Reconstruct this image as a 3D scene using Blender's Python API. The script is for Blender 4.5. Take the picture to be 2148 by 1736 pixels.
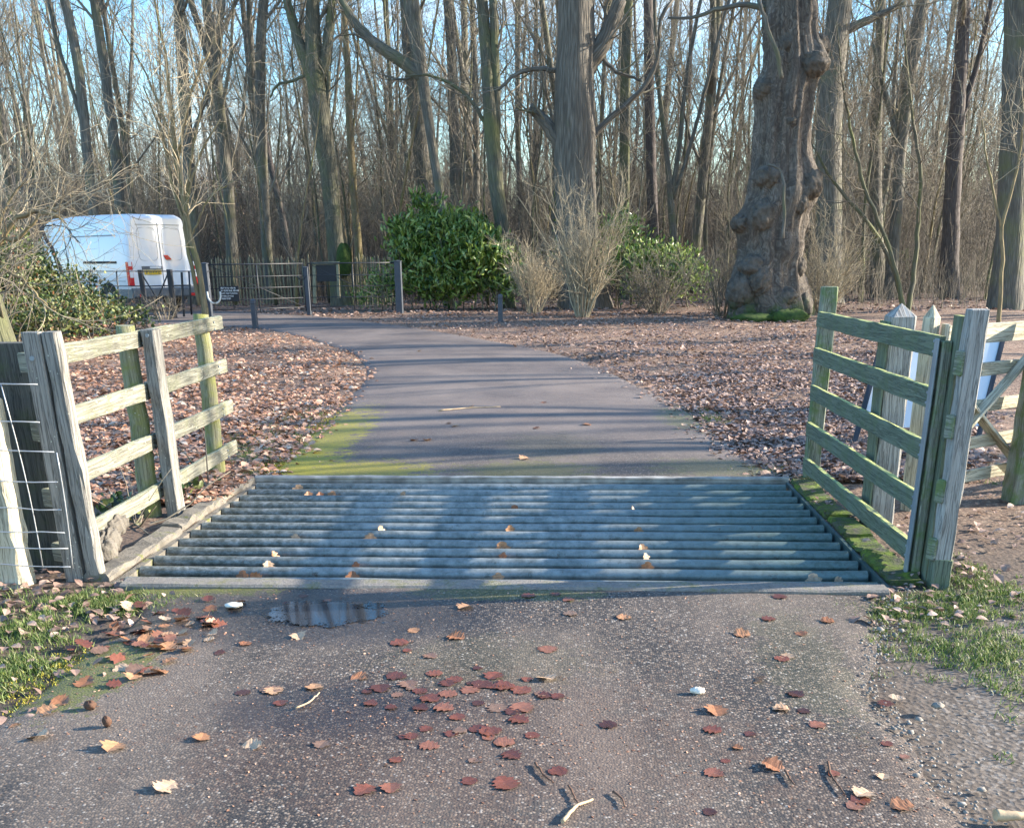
import bpy, math, numpy as np
from mathutils import Matrix, Vector
rng=np.random.default_rng(11)
scene=bpy.context.scene
for o in list(bpy.data.objects): bpy.data.objects.remove(o)
R_=math.radians
# ------------------------------------------------------------------ camera
F=2150.;CX=1074.;CY=1400.;CAMH=1.6
def _basis(yaw,p,roll):
    fw=np.array([math.sin(yaw)*math.cos(p),math.cos(yaw)*math.cos(p),-math.sin(p)])
    r=np.array([math.cos(yaw),-math.sin(yaw),0]); d=np.cross(fw,r)
    c,s=math.cos(roll),math.sin(roll)
    return np.stack([c*r+s*d,-s*r+c*d,fw],1)
CAMR=_basis(R_(-3.3),R_(21.7),R_(.5))
cam=bpy.data.cameras.new('camera'); camo=bpy.data.objects.new('camera',cam); scene.collection.objects.link(camo)
cam.sensor_fit='HORIZONTAL'; cam.sensor_width=36; cam.lens=36*F/2148
cam.shift_y=(CY-868)/2148; cam.clip_end=1500; cam.clip_start=.05
m=Matrix.Identity(4)
for i in range(3):
    m[i][0]=CAMR[i,0]; m[i][1]=-CAMR[i,1]; m[i][2]=-CAMR[i,2]
m[2][3]=CAMH; camo.matrix_world=m; scene.camera=camo
# ------------------------------------------------------------------ sky, sun, exposure
SUN_AZ=R_(10); SUN_EL=R_(20)
w=bpy.data.worlds.new('World'); scene.world=w; w.use_nodes=True
nt=w.node_tree; bg=nt.nodes['Background']; sky=nt.nodes.new('ShaderNodeTexSky')
sky.sky_type='NISHITA'; sky.sun_disc=False; sky.sun_elevation=SUN_EL; sky.sun_rotation=R_(80)
sky.air_density=1.0; sky.dust_density=.6; sky.ozone_density=1.5
tc=nt.nodes.new('ShaderNodeTexCoord'); mp_=nt.nodes.new('ShaderNodeMapping'); mp_.inputs['Scale'].default_value=(1,1,3.2); nt.links.new(tc.outputs['Generated'],mp_.inputs[0])
cn=nt.nodes.new('ShaderNodeTexNoise'); cn.inputs['Scale'].default_value=2.6; cn.inputs['Detail'].default_value=7; cn.inputs['Roughness'].default_value=.6; nt.links.new(mp_.outputs[0],cn.inputs['Vector'])
cr=nt.nodes.new('ShaderNodeValToRGB'); cr.color_ramp.elements[0].position=.5; cr.color_ramp.elements[1].position=.72; nt.links.new(cn.outputs['Fac'],cr.inputs[0])
cm=nt.nodes.new('ShaderNodeMix'); cm.data_type='RGBA'; nt.links.new(cr.outputs[0],cm.inputs[0]); hs=nt.nodes.new('ShaderNodeHueSaturation'); hs.inputs['Saturation'].default_value=1.45; nt.links.new(sky.outputs[0],hs.inputs['Color']); nt.links.new(hs.outputs[0],cm.inputs[6]); cm.inputs[7].default_value=(3.6,3.7,3.9,1)
nt.links.new(cm.outputs[2],bg.inputs[0]); bg.inputs[1].default_value=.15
sl=bpy.data.lights.new('sun','SUN'); sl.energy=5.0; sl.angle=R_(.55); sl.color=(1,.89,.74)
so=bpy.data.objects.new('sun',sl); scene.collection.objects.link(so)
sd=Vector((math.cos(SUN_AZ)*math.cos(SUN_EL),math.sin(SUN_AZ)*math.cos(SUN_EL),math.sin(SUN_EL)))
so.rotation_euler=sd.to_track_quat('Z','Y').to_euler()
scene.view_settings.view_transform='Standard'; scene.view_settings.look='None'
scene.view_settings.exposure=1.7; scene.view_settings.gamma=1
# ------------------------------------------------------------------ placing helpers
def ss(a,b,v):
    t=np.clip((np.asarray(v,float)-a)/(b-a),0,1); return t*t*(3-2*t)
def gz(x,y): return .25*ss(10,30,y)
def ray(x,y): return CAMR@np.array([x-CX,y-CY,F])
def P(x,y,Y):
    d=ray(x,y); t=Y/d[1]; return np.array([d[0]*t,Y,CAMH+d[2]*t])
def G(x,y):
    z=0.
    for i in range(25):
        d=ray(x,y); t=(z-CAMH)/d[2]; z=.5*z+.5*float(gz(0,d[1]*t))
    return np.array([d[0]*t,d[1]*t,z])
def ppm(Y): return F/(Y*math.cos(R_(21.7)))          # pixels of the photo per metre at depth Y
def nrm(v):
    v=np.asarray(v,float); return v/(np.linalg.norm(v,axis=-1,keepdims=True)+1e-9)
# ------------------------------------------------------------------ mesh builder
class MB:
    def __init__(s): s.v=[];s.n=0;s.f=[]     # f: (faces array, uv array, rnd array, smooth)
    def add(s,v,faces,uv=None,rnd=0.,smooth=True):
        v=np.asarray(v,float).reshape(-1,3); faces=np.asarray(faces,np.int64)
        if uv is None: uv=v[faces][...,:2]
        r=np.broadcast_to(np.asarray(rnd,float),(len(faces),)).copy()
        s.v.append(v); s.f.append((faces+s.n,np.asarray(uv,float),r,smooth)); s.n+=len(v); return s
    def tubes(s,Pp,Rr,sides=5,rnd=None,smooth=True):
        Pp=np.asarray(Pp,float); Rr=np.asarray(Rr,float)
        if Pp.ndim==2: Pp=Pp[None]; Rr=Rr[None]
        N,K,_=Pp.shape
        T=np.gradient(Pp,axis=1); T=nrm(T)
        ref=np.where(np.abs(T[:,:1,2:3])>.9,np.array([1.,0,0]),np.array([0,0,1.]))
        A=nrm(np.cross(T,np.broadcast_to(ref,T.shape))); B=np.cross(T,A)
        th=np.arange(sides)*2*np.pi/sides
        V=Pp[:,:,None]+Rr[:,:,None,None]*(A[:,:,None]*np.cos(th)[:,None]+B[:,:,None]*np.sin(th)[:,None])
        base=(np.arange(N)*K*sides)[:,None,None]; k=(np.arange(K-1)*sides)[None,:,None]; j=np.arange(sides)[None,None]
        j2=(j+1)%sides
        q=np.stack([base+k+j,base+k+j2,base+k+sides+j2,base+k+sides+j],-1).reshape(-1,4)
        L=np.concatenate([np.zeros((N,1)),np.cumsum(np.linalg.norm(np.diff(Pp,axis=1),axis=-1),1)],1)
        r0=Rr[:,:1,None]
        cu=np.broadcast_to((np.arange(sides)/sides*2*np.pi)[None,None]*r0,(N,K-1,sides)); cu2=cu+2*np.pi/sides*r0
        l0=np.broadcast_to(L[:,:-1,None],cu.shape); l1=np.broadcast_to(L[:,1:,None],cu.shape)
        uv=np.stack([np.stack([l0,cu],-1),np.stack([l0,cu2],-1),np.stack([l1,cu2],-1),np.stack([l1,cu],-1)],3).reshape(-1,4,2)
        if rnd is None: rr=np.repeat(rng.random(N),(K-1)*sides)
        else: rr=np.repeat(np.broadcast_to(rnd,(N,)),(K-1)*sides)
        s.add(V.reshape(-1,3),q,uv,rr,smooth)
        # tip caps as fans
        cap=np.arange(N)[:,None]*K*sides+(K-1)*sides+np.arange(sides)[None]
        if sides<=12:
            s.f.append((cap+(s.n-N*K*sides),np.zeros((N,sides,2)),np.zeros(N),False))
            if N<=12 and sides>=5: s.f.append((cap[:,::-1]-(K-1)*sides+(s.n-N*K*sides),np.zeros((N,sides,2)),np.zeros(N),False))
        return s
    def beam(s,p0,p1,w,h,up=(0,0,1),bev=.006,n=5,jit=.0015,pyr=0,uo=None):
        p0=np.array(p0,float);p1=np.array(p1,float); d=nrm(p1-p0); up=np.array(up,float)
        a=nrm(np.cross(d,up)); b=np.cross(a,d); L=np.linalg.norm(p1-p0)
        W,H=w/2,h/2; c=min(bev,W*.5,H*.5)
        ring=np.array([(-W+c,-H),(W-c,-H),(W,-H+c),(W,H-c),(W-c,H),(-W+c,H),(-W,H-c),(-W,-H+c)])
        ts=np.concatenate([[0],[.004/L+1e-4],np.linspace(0,1,n+1)[1:-1],[1-.004/L-1e-4],[1]]) if jit>0 else np.array([0,1.])
        V=[]
        for i,t in enumerate(ts):
            sc=1-(.5*c/max(W,H) if (i in(0,len(ts)-1) and jit>0) else 0)
            j=rng.normal(0,jit,(8,2))*1.0 if jit>0 else 0
            r=ring*sc+j; o=p0+d*t*L
            V.append(o+r[:,:1]*a+r[:,1:]*b)
        V=np.array(V); K=len(ts); per=np.concatenate([[0],np.cumsum(np.linalg.norm(np.diff(np.vstack([ring,ring[:1]]),axis=0),axis=1))])
        u0=rng.random()*50 if uo is None else uo
        q=[];uv=[]
        for k in range(K-1):
            for j in range(8):
                q.append((k*8+j,k*8+(j+1)%8,(k+1)*8+(j+1)%8,(k+1)*8+j))
                a0,a1=u0+ts[k]*L,u0+ts[k+1]*L
                uv.append(((a0,per[j]),(a0,per[j+1]),(a1,per[j+1]),(a1,per[j])))
        s.add(V.reshape(-1,3),q,uv,rng.random(),False)
        off=s.n-K*8; e0=[off+7-j for j in range(8)]; 
        s.f.append((np.array([e0]),np.array([[(u0+r_[0],r_[1]) for r_ in ring[::-1]]]),np.array([.5]),False))
        if pyr:
            tip=p1+d*pyr; s.v.append(tip[None]); ti=s.n; s.n+=1
            f=[(off+(K-1)*8+j,off+(K-1)*8+(j+1)%8,ti) for j in range(8)]
            s.f.append((np.array(f),np.tile(np.array([[(u0,0),(u0,.05),(u0+.05,.02)]]),(8,1,1)),np.full(8,.5),False))
        else:
            e1=[off+(K-1)*8+j for j in range(8)]
            s.f.append((np.array([e1]),np.array([[(u0+r_[0],r_[1]) for r_ in ring]]),np.array([.5]),False))
        return s
    def box(s,c,size,rz=0,bev=.004):
        c=np.array(c,float); d=np.array([math.cos(rz),math.sin(rz),0])*size[0]/2
        return s.beam(c-d,c+d,size[1],size[2],bev=bev,jit=0)
    def leaves(s,C,D,Nn,L,W,rnd,fold=.25,curl=.2,shape=None):
        """elongated folded leaves: centres C, direction D, normal Nn"""
        C=np.asarray(C);D=nrm(D); S=nrm(np.cross(D,Nn)); U=np.cross(S,D); n=len(C)
        L=np.broadcast_to(L,(n,))[:,None]; W=np.broadcast_to(W,(n,))[:,None]
        if shape is None: shape=[(.0,0),(.33,.9),(.7,.8),(1,0)]
        rows=[]
        for (t,wd) in shape:
            mid=C+D*(t-.5)*L+U*(-curl*L*(t-.5)**2*2)
            if wd==0: rows.append([mid])
            else: rows.append([mid-S*W*.5*wd+U*fold*W*.5*wd,mid,mid+S*W*.5*wd+U*fold*W*.5*wd])
        V=np.stack([p for r in rows for p in r],1); nv=V.shape[1]
        tri=[];idx=0;st=[]
        for r in rows: st.append((idx,len(r))); idx+=len(r)
        quads=[]
        for (a,na),(b,nb) in zip(st[:-1],st[1:]):
            if na==1: tri+=[(a,b,b+1),(a,b+1,b+2)]
            elif nb==1: tri+=[(a,b,a+1),(a+1,b,a+2)]
            else: quads+=[(a,a+1,b+1,b),(a+1,a+2,b+2,b+1)]
        o=(np.arange(n)*nv)[:,None,None]
        s.add(V.reshape(-1,3),(np.array(tri)[None]+o).reshape(-1,3),None,np.repeat(rnd,len(tri)),False)
        if quads:
            q=(np.array(quads)[None]+o).reshape(-1,4)+(s.n-len(V.reshape(-1,3)))
            s.f.append((q,np.zeros((len(q),4,2)),np.repeat(rnd,len(quads)),False))
        return s
    def build(s,name,mat,parent=None,loc=None):
        v=np.concatenate(s.v).copy()
        if parent is not None:
            v-=np.array(WL[parent.name])
        elif loc is not None: v-=np.array(loc)
        me=bpy.data.meshes.new(name); me.vertices.add(len(v)); me.vertices.foreach_set('co',v.astype(np.float32).ravel())
        lv=np.concatenate([f.ravel() for f,_,_,_ in s.f]); me.loops.add(len(lv)); me.loops.foreach_set('vertex_index',lv.astype(np.int32))
        tot=np.concatenate([np.full(len(f),f.shape[1]) for f,_,_,_ in s.f]); st=np.concatenate([[0],np.cumsum(tot)[:-1]])
        me.polygons.add(len(tot)); me.polygons.foreach_set('loop_start',st.astype(np.int32)); me.polygons.foreach_set('loop_total',tot.astype(np.int32))
        sm=np.concatenate([np.full(len(f),k) for f,_,_,k in s.f]); me.polygons.foreach_set('use_smooth',sm.astype(bool))
        me.update(calc_edges=True)
        uvl=me.uv_layers.new(name='UVMap'); uvl.data.foreach_set('uv',np.concatenate([u[...,:2].ravel() for _,u,_,_ in s.f]).astype(np.float32))
        at=me.attributes.new('rnd','FLOAT','FACE'); at.data.foreach_set('value',np.concatenate([r for _,_,r,_ in s.f]).astype(np.float32))
        me.materials.append(mat)
        o=bpy.data.objects.new(name,me); scene.collection.objects.link(o)
        if parent is not None: o.parent=parent; WL[o.name]=WL[parent.name]
        else:
            o.location=loc if loc is not None else (0,0,0); WL[o.name]=tuple(o.location)
        return o
WL={}
def tag(o,label=None,cat=None,group=None,kind=None):
    if label: o['label']=label
    if cat: o['category']=cat
    if group: o['group']=group
    if kind: o['kind']=kind
    return o
def thing(name,label,cat,loc,group=None):
    o=bpy.data.objects.new(name,None); scene.collection.objects.link(o); o.location=[float(c) for c in loc]; o.empty_display_size=.1
    WL[o.name]=tuple(float(c) for c in loc); return tag(o,label,cat,group)
def copy_tree(o,loc,rz=0,sc=1,label=None,group=None):
    c=o.copy(); scene.collection.objects.link(c); c.location=loc; c.rotation_euler=(0,0,rz)
    c.scale=(sc,sc,sc) if np.isscalar(sc) else sc
    if label: c['label']=label
    if group: c['group']=group
    for ch in o.children:
        d=ch.copy(); scene.collection.objects.link(d); d.parent=c
    return c
# ------------------------------------------------------------------ material helper
class NB:
    def __init__(s,name):
        s.m=bpy.data.materials.new(name); s.m.use_nodes=True; s.t=s.m.node_tree; s.b=s.t.nodes['Principled BSDF']
    def n(s,ty,ins=None,**kw):
        nd=s.t.nodes.new(ty)
        for k,v in kw.items(): setattr(nd,k,v)
        for k,v in (ins or {}).items(): s.set(nd.inputs[k],v)
        return nd
    def set(s,sock,v):
        if isinstance(v,bpy.types.NodeSocket): s.t.links.new(v,sock)
        elif v is not None:
            if isinstance(v,(tuple,list)) and len(v)==3 and sock.type=='RGBA': v=(*v,1)
            if sock.type=='RGBA' and isinstance(v,(int,float)): v=(v,v,v,1)
            sock.default_value=v
    def pos(s): return s.n('ShaderNodeNewGeometry').outputs['Position']
    def obj(s): return s.n('ShaderNodeTexCoord').outputs['Object']
    def uv(s): return s.n('ShaderNodeUVMap').outputs[0]
    def attr(s): return s.n('ShaderNodeAttribute',attribute_name='rnd').outputs['Fac']
    def map(s,v,sc,loc=(0,0,0)): return s.n('ShaderNodeMapping',{'Vector':v,'Scale':sc,'Location':loc}).outputs[0]
    def noise(s,v,sc,det=4,rough=.55,dist=0): return s.n('ShaderNodeTexNoise',{'Vector':v,'Scale':sc,'Detail':det,'Roughness':rough,'Distortion':dist}).outputs['Fac']
    def vor(s,v,sc,out='Distance',feature='F1',rnd=1): return s.n('ShaderNodeTexVoronoi',{'Vector':v,'Scale':sc,'Randomness':rnd},feature=feature).outputs[out]
    def ramp(s,f,stops,interp='LINEAR'):
        nd=s.n('ShaderNodeValToRGB',{'Fac':f}); cr=nd.color_ramp; cr.interpolation=interp
        while len(cr.elements)<len(stops): cr.elements.new(.5)
        for e,(p,c) in zip(cr.elements,stops):
            e.position=p; e.color=(c,c,c,1) if np.isscalar(c) else (*c,1)
        return nd.outputs[0]
    def mix(s,f,a,b,mode='MIX'):
        nd=s.n('ShaderNodeMix',data_type='RGBA',blend_type=mode); s.set(nd.inputs[0],f); s.set(nd.inputs[6],a); s.set(nd.inputs[7],b); return nd.outputs[2]
    def math(s,op,a,b=0,c=0): 
        nd=s.n('ShaderNodeMath',operation=op); s.set(nd.inputs[0],a); s.set(nd.inputs[1],b); s.set(nd.inputs[2],c); return nd.outputs[0]
    def sep(s,v,i): return s.n('ShaderNodeSeparateXYZ',{0:v}).outputs[i]
    def blob(s,v,c,r):
        q=s.n('ShaderNodeVectorMath',operation='SUBTRACT'); s.set(q.inputs[0],v); q.inputs[1].default_value=c
        d=s.n('ShaderNodeVectorMath',operation='DIVIDE'); s.set(d.inputs[0],q.outputs[0]); d.inputs[1].default_value=r
        l=s.n('ShaderNodeVectorMath',operation='LENGTH'); s.set(l.inputs[0],d.outputs[0])
        return s.math('SUBTRACT',1,l.outputs['Value'])
    def bump(s,h,st=.5,d=.01,nrm=None):
        nd=s.n('ShaderNodeBump',{'Height':h,'Strength':st,'Distance':d}); 
        if nrm is not None: s.set(nd.inputs['Normal'],nrm)
        return nd.outputs[0]
    def out(s,col,rough=.8,nrm=None,**kw):
        s.set(s.b.inputs['Base Color'],col); s.set(s.b.inputs['Roughness'],rough)
        if nrm is not None: s.set(s.b.inputs['Normal'],nrm)
        for k,v in kw.items(): s.set(s.b.inputs[k.replace('_',' ')],v)
        return s.m
def plain(name,c,rough=.6,metal=0,var=.12):
    n=NB(name); p=n.obj(); f=n.noise(p,9,5); f2=n.noise(p,90,3)
    col=n.mix(n.ramp(f,[(.35,0.),(.65,1.)]),tuple(x*(1-var) for x in c),tuple(min(1,x*(1+var)) for x in c))
    return n.out(col,rough,n.bump(f2,.15,.003),Metallic=metal)
def wood(name,c1,c2,green=(.10,.14,.05),gth=(.5,.7),lich=.0,top=None):
    n=NB(name); u=n.uv(); p=n.pos()
    gr=n.noise(n.map(u,(5,150,1)),1,7,.7,.7); g2=n.noise(n.map(u,(1.6,38,1)),1,5,.65,1.0)
    col=n.mix(n.ramp(gr,[(.3,0.),(.7,1.)]),c1,c2)
    col=n.mix(n.ramp(g2,[(.44,0.),(.5,.9),(.54,0.)]),col,tuple(x*.3 for x in c1))
    st_=n.noise(p,2.3,5,.7); col=n.mix(n.ramp(st_,[(.4,0.),(.7,.45)]),col,tuple(x*.55 for x in c2))
    al=n.ramp(n.noise(p,7,7,.72),[(gth[0],0.),(gth[1],.9)])
    col=n.mix(al,col,green)
    if top is not None:
        nz=n.sep(n.n('ShaderNodeNewGeometry').outputs['Normal'],2)
        tm=n.math('MULTIPLY',n.ramp(nz,[(.5,0.),(.9,1.)]),n.ramp(n.noise(p,14,4),[(.3,0.),(.5,1.)]))
        col=n.mix(tm,col,top)
    if lich:
        l=n.ramp(n.vor(p,34),[(lich*.6,1.),(lich,0.)]); lm=n.math('MULTIPLY',l,n.ramp(n.noise(p,6,2),[(.5,0.),(.6,1.)]))
        col=n.mix(lm,col,(.5,.52,.42))
    h=n.mix(.5,gr,n.ramp(g2,[(.42,1.),(.5,0.),(.56,1.)]))
    return n.out(col,.85,n.bump(h,.6,.006))
def bark(name,c1,c2,green=(.09,.12,.035),g=(.52,.68),rs=(14,60),st=.9,d=.03):
    n=NB(name); u=n.uv(); p=n.pos()
    r=n.noise(n.map(u,(rs[0]*.25,rs[1]*.35,1)),1,6,.65,.8); r2=n.vor(n.map(u,(rs[0]*.5,rs[1]*.6,1)),1)
    col=n.mix(n.ramp(r,[(.3,0.),(.68,1.)]),c1,c2)
    col=n.mix(n.ramp(r2,[(0,.0),(.7,.6)]),col,tuple(x*.35 for x in c1))
    al=n.ramp(n.noise(p,1.3,5,.6),[(g[0],0.),(g[1],1.)]); col=n.mix(al,col,green)
    return n.out(col,.9,n.bump(n.mix(.5,r,r2),st,d))
def twigmat(name,stops):
    n=NB(name); f=n.attr(); oi=n.n('ShaderNodeObjectInfo').outputs['Random']
    f=n.math('FRACT',n.math('ADD',f,oi))
    return n.out(n.ramp(f,stops),.85)
def leafmat(name,stops,rough=.6,spec=.5,tr=0.):
    n=NB(name); f=n.attr()
    if 'leaf' in name: f=n.math('FRACT',n.math('ADD',f,n.n('ShaderNodeObjectInfo').outputs['Random']))
    col=n.ramp(f,stops)
    v=n.noise(n.pos(),60,3); col=n.mix(n.ramp(v,[(.3,.0),(.7,.35)]),col,(.02,.012,.006))
    m=n.out(col,rough)
    if tr:
        t=n.n('ShaderNodeBsdfTranslucent',{'Color':col}); mx=n.n('ShaderNodeMixShader',{0:tr})
        o=n.t.nodes['Material Output']; n.t.links.new(n.b.outputs[0],mx.inputs[1]); n.t.links.new(t.outputs[0],mx.inputs[2]); n.t.links.new(mx.outputs[0],o.inputs[0])
    return m
# ------------------------------------------------------------------ materials
def road_mat():
    n=NB('tarmac'); p=n.pos()
    vc=n.vor(p,105,'Color'); r=n.sep(vc,0); vd=n.vor(p,105)
    peb=n.ramp(r,[(0,(.014,.013,.014)),(.28,(.04,.034,.03)),(.46,(.085,.07,.058)),(.66,(.17,.125,.09)),(.84,(.26,.21,.165)),(.972,(.42,.38,.33))],'CONSTANT')
    base=n.mix(n.ramp(vd,[(.42,0.),(.7,.9)]),peb,(.02,.019,.02))
    big=n.noise(p,.9,6,.62); base=n.mix(n.ramp(big,[(.4,0.),(.75,.45)]),base,(.065,.056,.05))
    pale_streaks=n.ramp(n.noise(n.map(p,(1.0,.35,1)),1.3,4),[(.42,0.),(.62,.5)]); base=n.mix(pale_streaks,base,(.21,.165,.13))  # random paler brown streaks stretched along the drive
    far=n.ramp(n.math('DIVIDE',n.sep(p,1),30),[(.25,0.),(.36,.62)]); base=n.mix(far,base,n.mix(n.ramp(big,[(.35,0.),(.65,1.)]),(.135,.108,.10),(.21,.172,.155)))
    fn=n.noise(p,7,6,.7); fn2=n.noise(p,38,5,.7)
    f12=n.math('ADD',n.math('MULTIPLY',fn,.9),n.math('MULTIPLY',fn2,.7))
    fn3=n.noise(p,75,4,.7)
    def moss(c,r_,k,col):
        nonlocal base
        mk=n.math('ADD',n.math('MULTIPLY',n.blob(p,c,r_),.8),n.math('MULTIPLY',n.math('SUBTRACT',f12,.8),1.7)); base=n.mix(n.math('MULTIPLY',n.ramp(mk,[(.12,0.),(.3,k)]),n.ramp(fn3,[(.3,.35),(.6,1.)])),base,n.mix(fn2,tuple(x*.55 for x in col),tuple(x*1.3 for x in col)))
    moss((-2.4,9.5,.0),(.5,3.0,9),.95,(.29,.26,.025)); moss((-2.4,8.5,.0),(.62,1.2,9),.95,(.29,.26,.025)); moss((-.35,3.25,0),(1.3,.8,9),.3,(.12,.065,.045)); moss((1.0,2.7,0),(.5,.9,9),.28,(.13,.08,.055))
    moss((-1.8,8.2,.0),(.9,.6,9),.95,(.27,.24,.02))
    moss((-.35,8.15,0),(.7,.6,9),.6,(.14,.14,.025))
    moss((-.2,9.4,0),(.6,.9,9),.2,(.12,.12,.03))
    moss((1.2,8.4,0),(.7,.5,9),.5,(.13,.14,.04)); moss((1.3,11.3,0),(.45,1.2,9),.6,(.13,.14,.04))
    moss((-2.1,5.05,0),(.8,.2,9),.9,(.14,.15,.02)); moss((-.3,4.95,0),(.6,.15,9),.6,(.13,.14,.03))
    moss((-2.0,3.85,0),(.3,.5,9),.9,(.10,.12,.02)); moss((-.35,4.0,0),(.6,.4,9),.15,(.10,.11,.03)); moss((1.0,4.1,0),(.25,.9,9),.2,(.12,.13,.05))
    wet=n.ramp(n.math('ADD',n.blob(p,(-1.3,4.6,0),(1.3,.55,9)),n.math('MULTIPLY',fn,.5)),[(.35,0.),(.7,1.)])
    wet2=n.ramp(n.math('ADD',n.blob(p,(-.9,3.5,0),(.8,.45,9)),n.math('MULTIPLY',fn,.5)),[(.55,0.),(.9,.8)])
    wt=n.math('MAXIMUM',wet,wet2)
    base=n.mix(n.math('MULTIPLY',wt,.55),base,(.02,.018,.02))
    rough=n.mix(wt,n.ramp(big,[(.3,.62),(.7,.85)]),.3)
    h=n.mix(.35,n.ramp(vd,[(.2,1.),(.75,0.)]),n.noise(p,300,2))
    return n.out(base,rough,n.bump(h,.55,.0035))
def ground_mat():
    n=NB('woodland_floor'); p=n.pos(); pw=n.map(p,(1,1,1))
    fn=n.noise(p,3,6,.7)
    c=n.vor(n.n('ShaderNodeVectorMath',{0:p,1:n.n('ShaderNodeTexNoise',{'Vector':p,'Scale':9.}).outputs['Color']},operation='ADD').outputs[0],13,'Color')
    lf=n.ramp(n.sep(c,0),[(0,(.06,.038,.028)),(.3,(.13,.07,.047)),(.55,(.22,.125,.08)),(.78,(.33,.205,.135)),(.93,(.46,.33,.23))])
    soil=n.ramp(n.noise(p,25,5),[(.3,(.035,.026,.02)),(.7,(.11,.08,.06))])
    y=n.sep(p,1); x=n.sep(p,0)
    near=n.ramp(n.math('DIVIDE',y,20),[(.25,0.),(.42,1.)])
    col=n.mix(near,soil,n.mix(n.ramp(fn,[(.35,.0),(.8,.45)]),lf,soil))
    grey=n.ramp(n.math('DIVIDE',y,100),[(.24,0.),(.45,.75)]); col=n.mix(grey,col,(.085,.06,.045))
    # gravelly verge on the right
    ms=n.ramp(n.vor(p,60,'Color'),[(0,(.06,.048,.038)),(.55,(.14,.112,.088)),(.92,(.24,.21,.18))]) 
    gm=n.ramp(n.math('ADD',n.blob(p,(2.6,3.0,0),(1.7,2.6,9)),n.math('MULTIPLY',fn,.5)),[(.3,0.),(.6,.9)])
    col=n.mix(gm,col,ms)
    h=n.mix(.5,n.noise(p,30,6,.7),n.vor(p,45))
    return n.out(col,.95,n.bump(h,.7,.012))
M={}
M['road']=road_mat(); M['ground']=ground_mat()
M['grey_wood']=wood('weathered_grey_timber',(.17,.165,.15),(.36,.345,.31),(.13,.15,.08),(.6,.8),.16)
M['dark_wood']=wood('shade_dark_timber',(.06,.058,.05),(.13,.125,.105),(.07,.085,.04),(.5,.7))  # the far left post's shade is painted into this dark timber
M['cream_wood']=wood('lichened_pale_timber',(.18,.175,.135),(.35,.34,.27),(.17,.18,.095),(.5,.72),.2,(.3,.31,.2))
M['post_wood']=wood('yellow_green_round_timber',(.22,.21,.12),(.4,.38,.25),(.23,.24,.06),(.42,.6),.15)
M['green_wood']=wood('algae_green_timber',(.105,.135,.095),(.19,.225,.165),(.11,.15,.075),(.45,.7),0,(.44,.46,.16))
M['green_post']=wood('grey_green_timber',(.16,.18,.13),(.33,.34,.29),(.11,.17,.05),(.45,.62))
M['oak_post']=wood('silver_grey_oak',(.23,.22,.205),(.47,.46,.43),(.2,.2,.16),(.65,.85))
M['pale_wood']=wood('pale_sawn_timber',(.42,.38,.27),(.66,.62,.48),(.3,.3,.15),(.58,.75))
M['paling']=wood('split_chestnut',(.26,.235,.15),(.46,.42,.28),(.2,.19,.09),(.5,.7))
M['yfence']=wood('sunlit_field_fence',(.26,.25,.12),(.42,.4,.22),(.25,.26,.08),(.4,.6))
M['black_metal']=plain('black_painted_iron',(.022,.026,.034),.45)
M['slate_metal']=plain('slate_grey_painted_steel',(.055,.066,.085),.5)
M['galv']=plain('galvanised_wire',(.5,.51,.52),.4,.5)
M['galv_strip']=plain('galvanised_strip',(.24,.29,.33),.45,.4)
M['concrete']=plain('pale_concrete',(.33,.31,.28),.9,0,.35)
M['shell']=plain('bleached_white',(.72,.69,.6),.6)
M['stick']=plain('peeled_stick',(.45,.33,.2),.7,0,.3)
M['dark_stick']=plain('dark_twig',(.09,.045,.025),.7,0,.3)
M['cone']=plain('brown_cone',(.10,.05,.03),.85,0,.5)
M['stone']=plain('pale_pebble',(.24,.215,.185),.85,0,.4)
M['board']=plain('matt_black_board',(.02,.021,.026),.55)
M['white']=plain('white_lettering',(.75,.76,.76),.5)
M['rope']=plain('white_loop',(.7,.69,.64),.6)
def grid_bar_mat():
    n=NB('weathered_galvanised_pipe'); p=n.pos()
    f=n.noise(p,11,6,.7); g=n.noise(n.map(p,(6,9,9)),4,6,.75)
    col=n.mix(n.ramp(f,[(.35,0.),(.65,1.)]),(.15,.17,.16),(.34,.365,.35))
    col=n.mix(n.ramp(g,[(.55,0.),(.66,.6)]),col,(.08,.09,.07))
    gm=n.ramp(n.math('ADD',n.math('ABSOLUTE',n.math('ADD',n.sep(p,0),.35)),n.math('MULTIPLY',f,1.2)),[(.9,0.),(1.0,1.)])
    gr=n.ramp(n.math('ADD',n.sep(p,0),n.math('MULTIPLY',g,1.2)),[(0,0.),(1.,.0)])
    gx=n.ramp(n.math('DIVIDE',n.math('ADD',n.sep(p,0),n.math('MULTIPLY',f,1.4)),3),[(.3,0.),(.7,.75)])
    col=n.mix(gx,col,n.mix(n.ramp(g,[(.4,0.),(.6,1.)]),(.05,.10,.075),(.13,.21,.20)))
    lx=n.ramp(n.math('MULTIPLY',n.math('ADD',n.sep(p,0),n.math('MULTIPLY',f,.8)),-.5),[(.45,0.),(.8,.6)]); col=n.mix(n.math('MULTIPLY',lx,n.ramp(g,[(.4,0.),(.55,1.)])),col,(.05,.055,.035))
    rs=n.ramp(n.noise(p,19,6,.7),[(.62,0.),(.72,.8)]); col=n.mix(rs,col,(.10,.055,.03))
    r=n.ramp(f,[(.3,.3),(.7,.55)])
    return n.out(col,r,n.bump(g,.25,.004),Metallic=.35)
M['bar']=grid_bar_mat()
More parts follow.
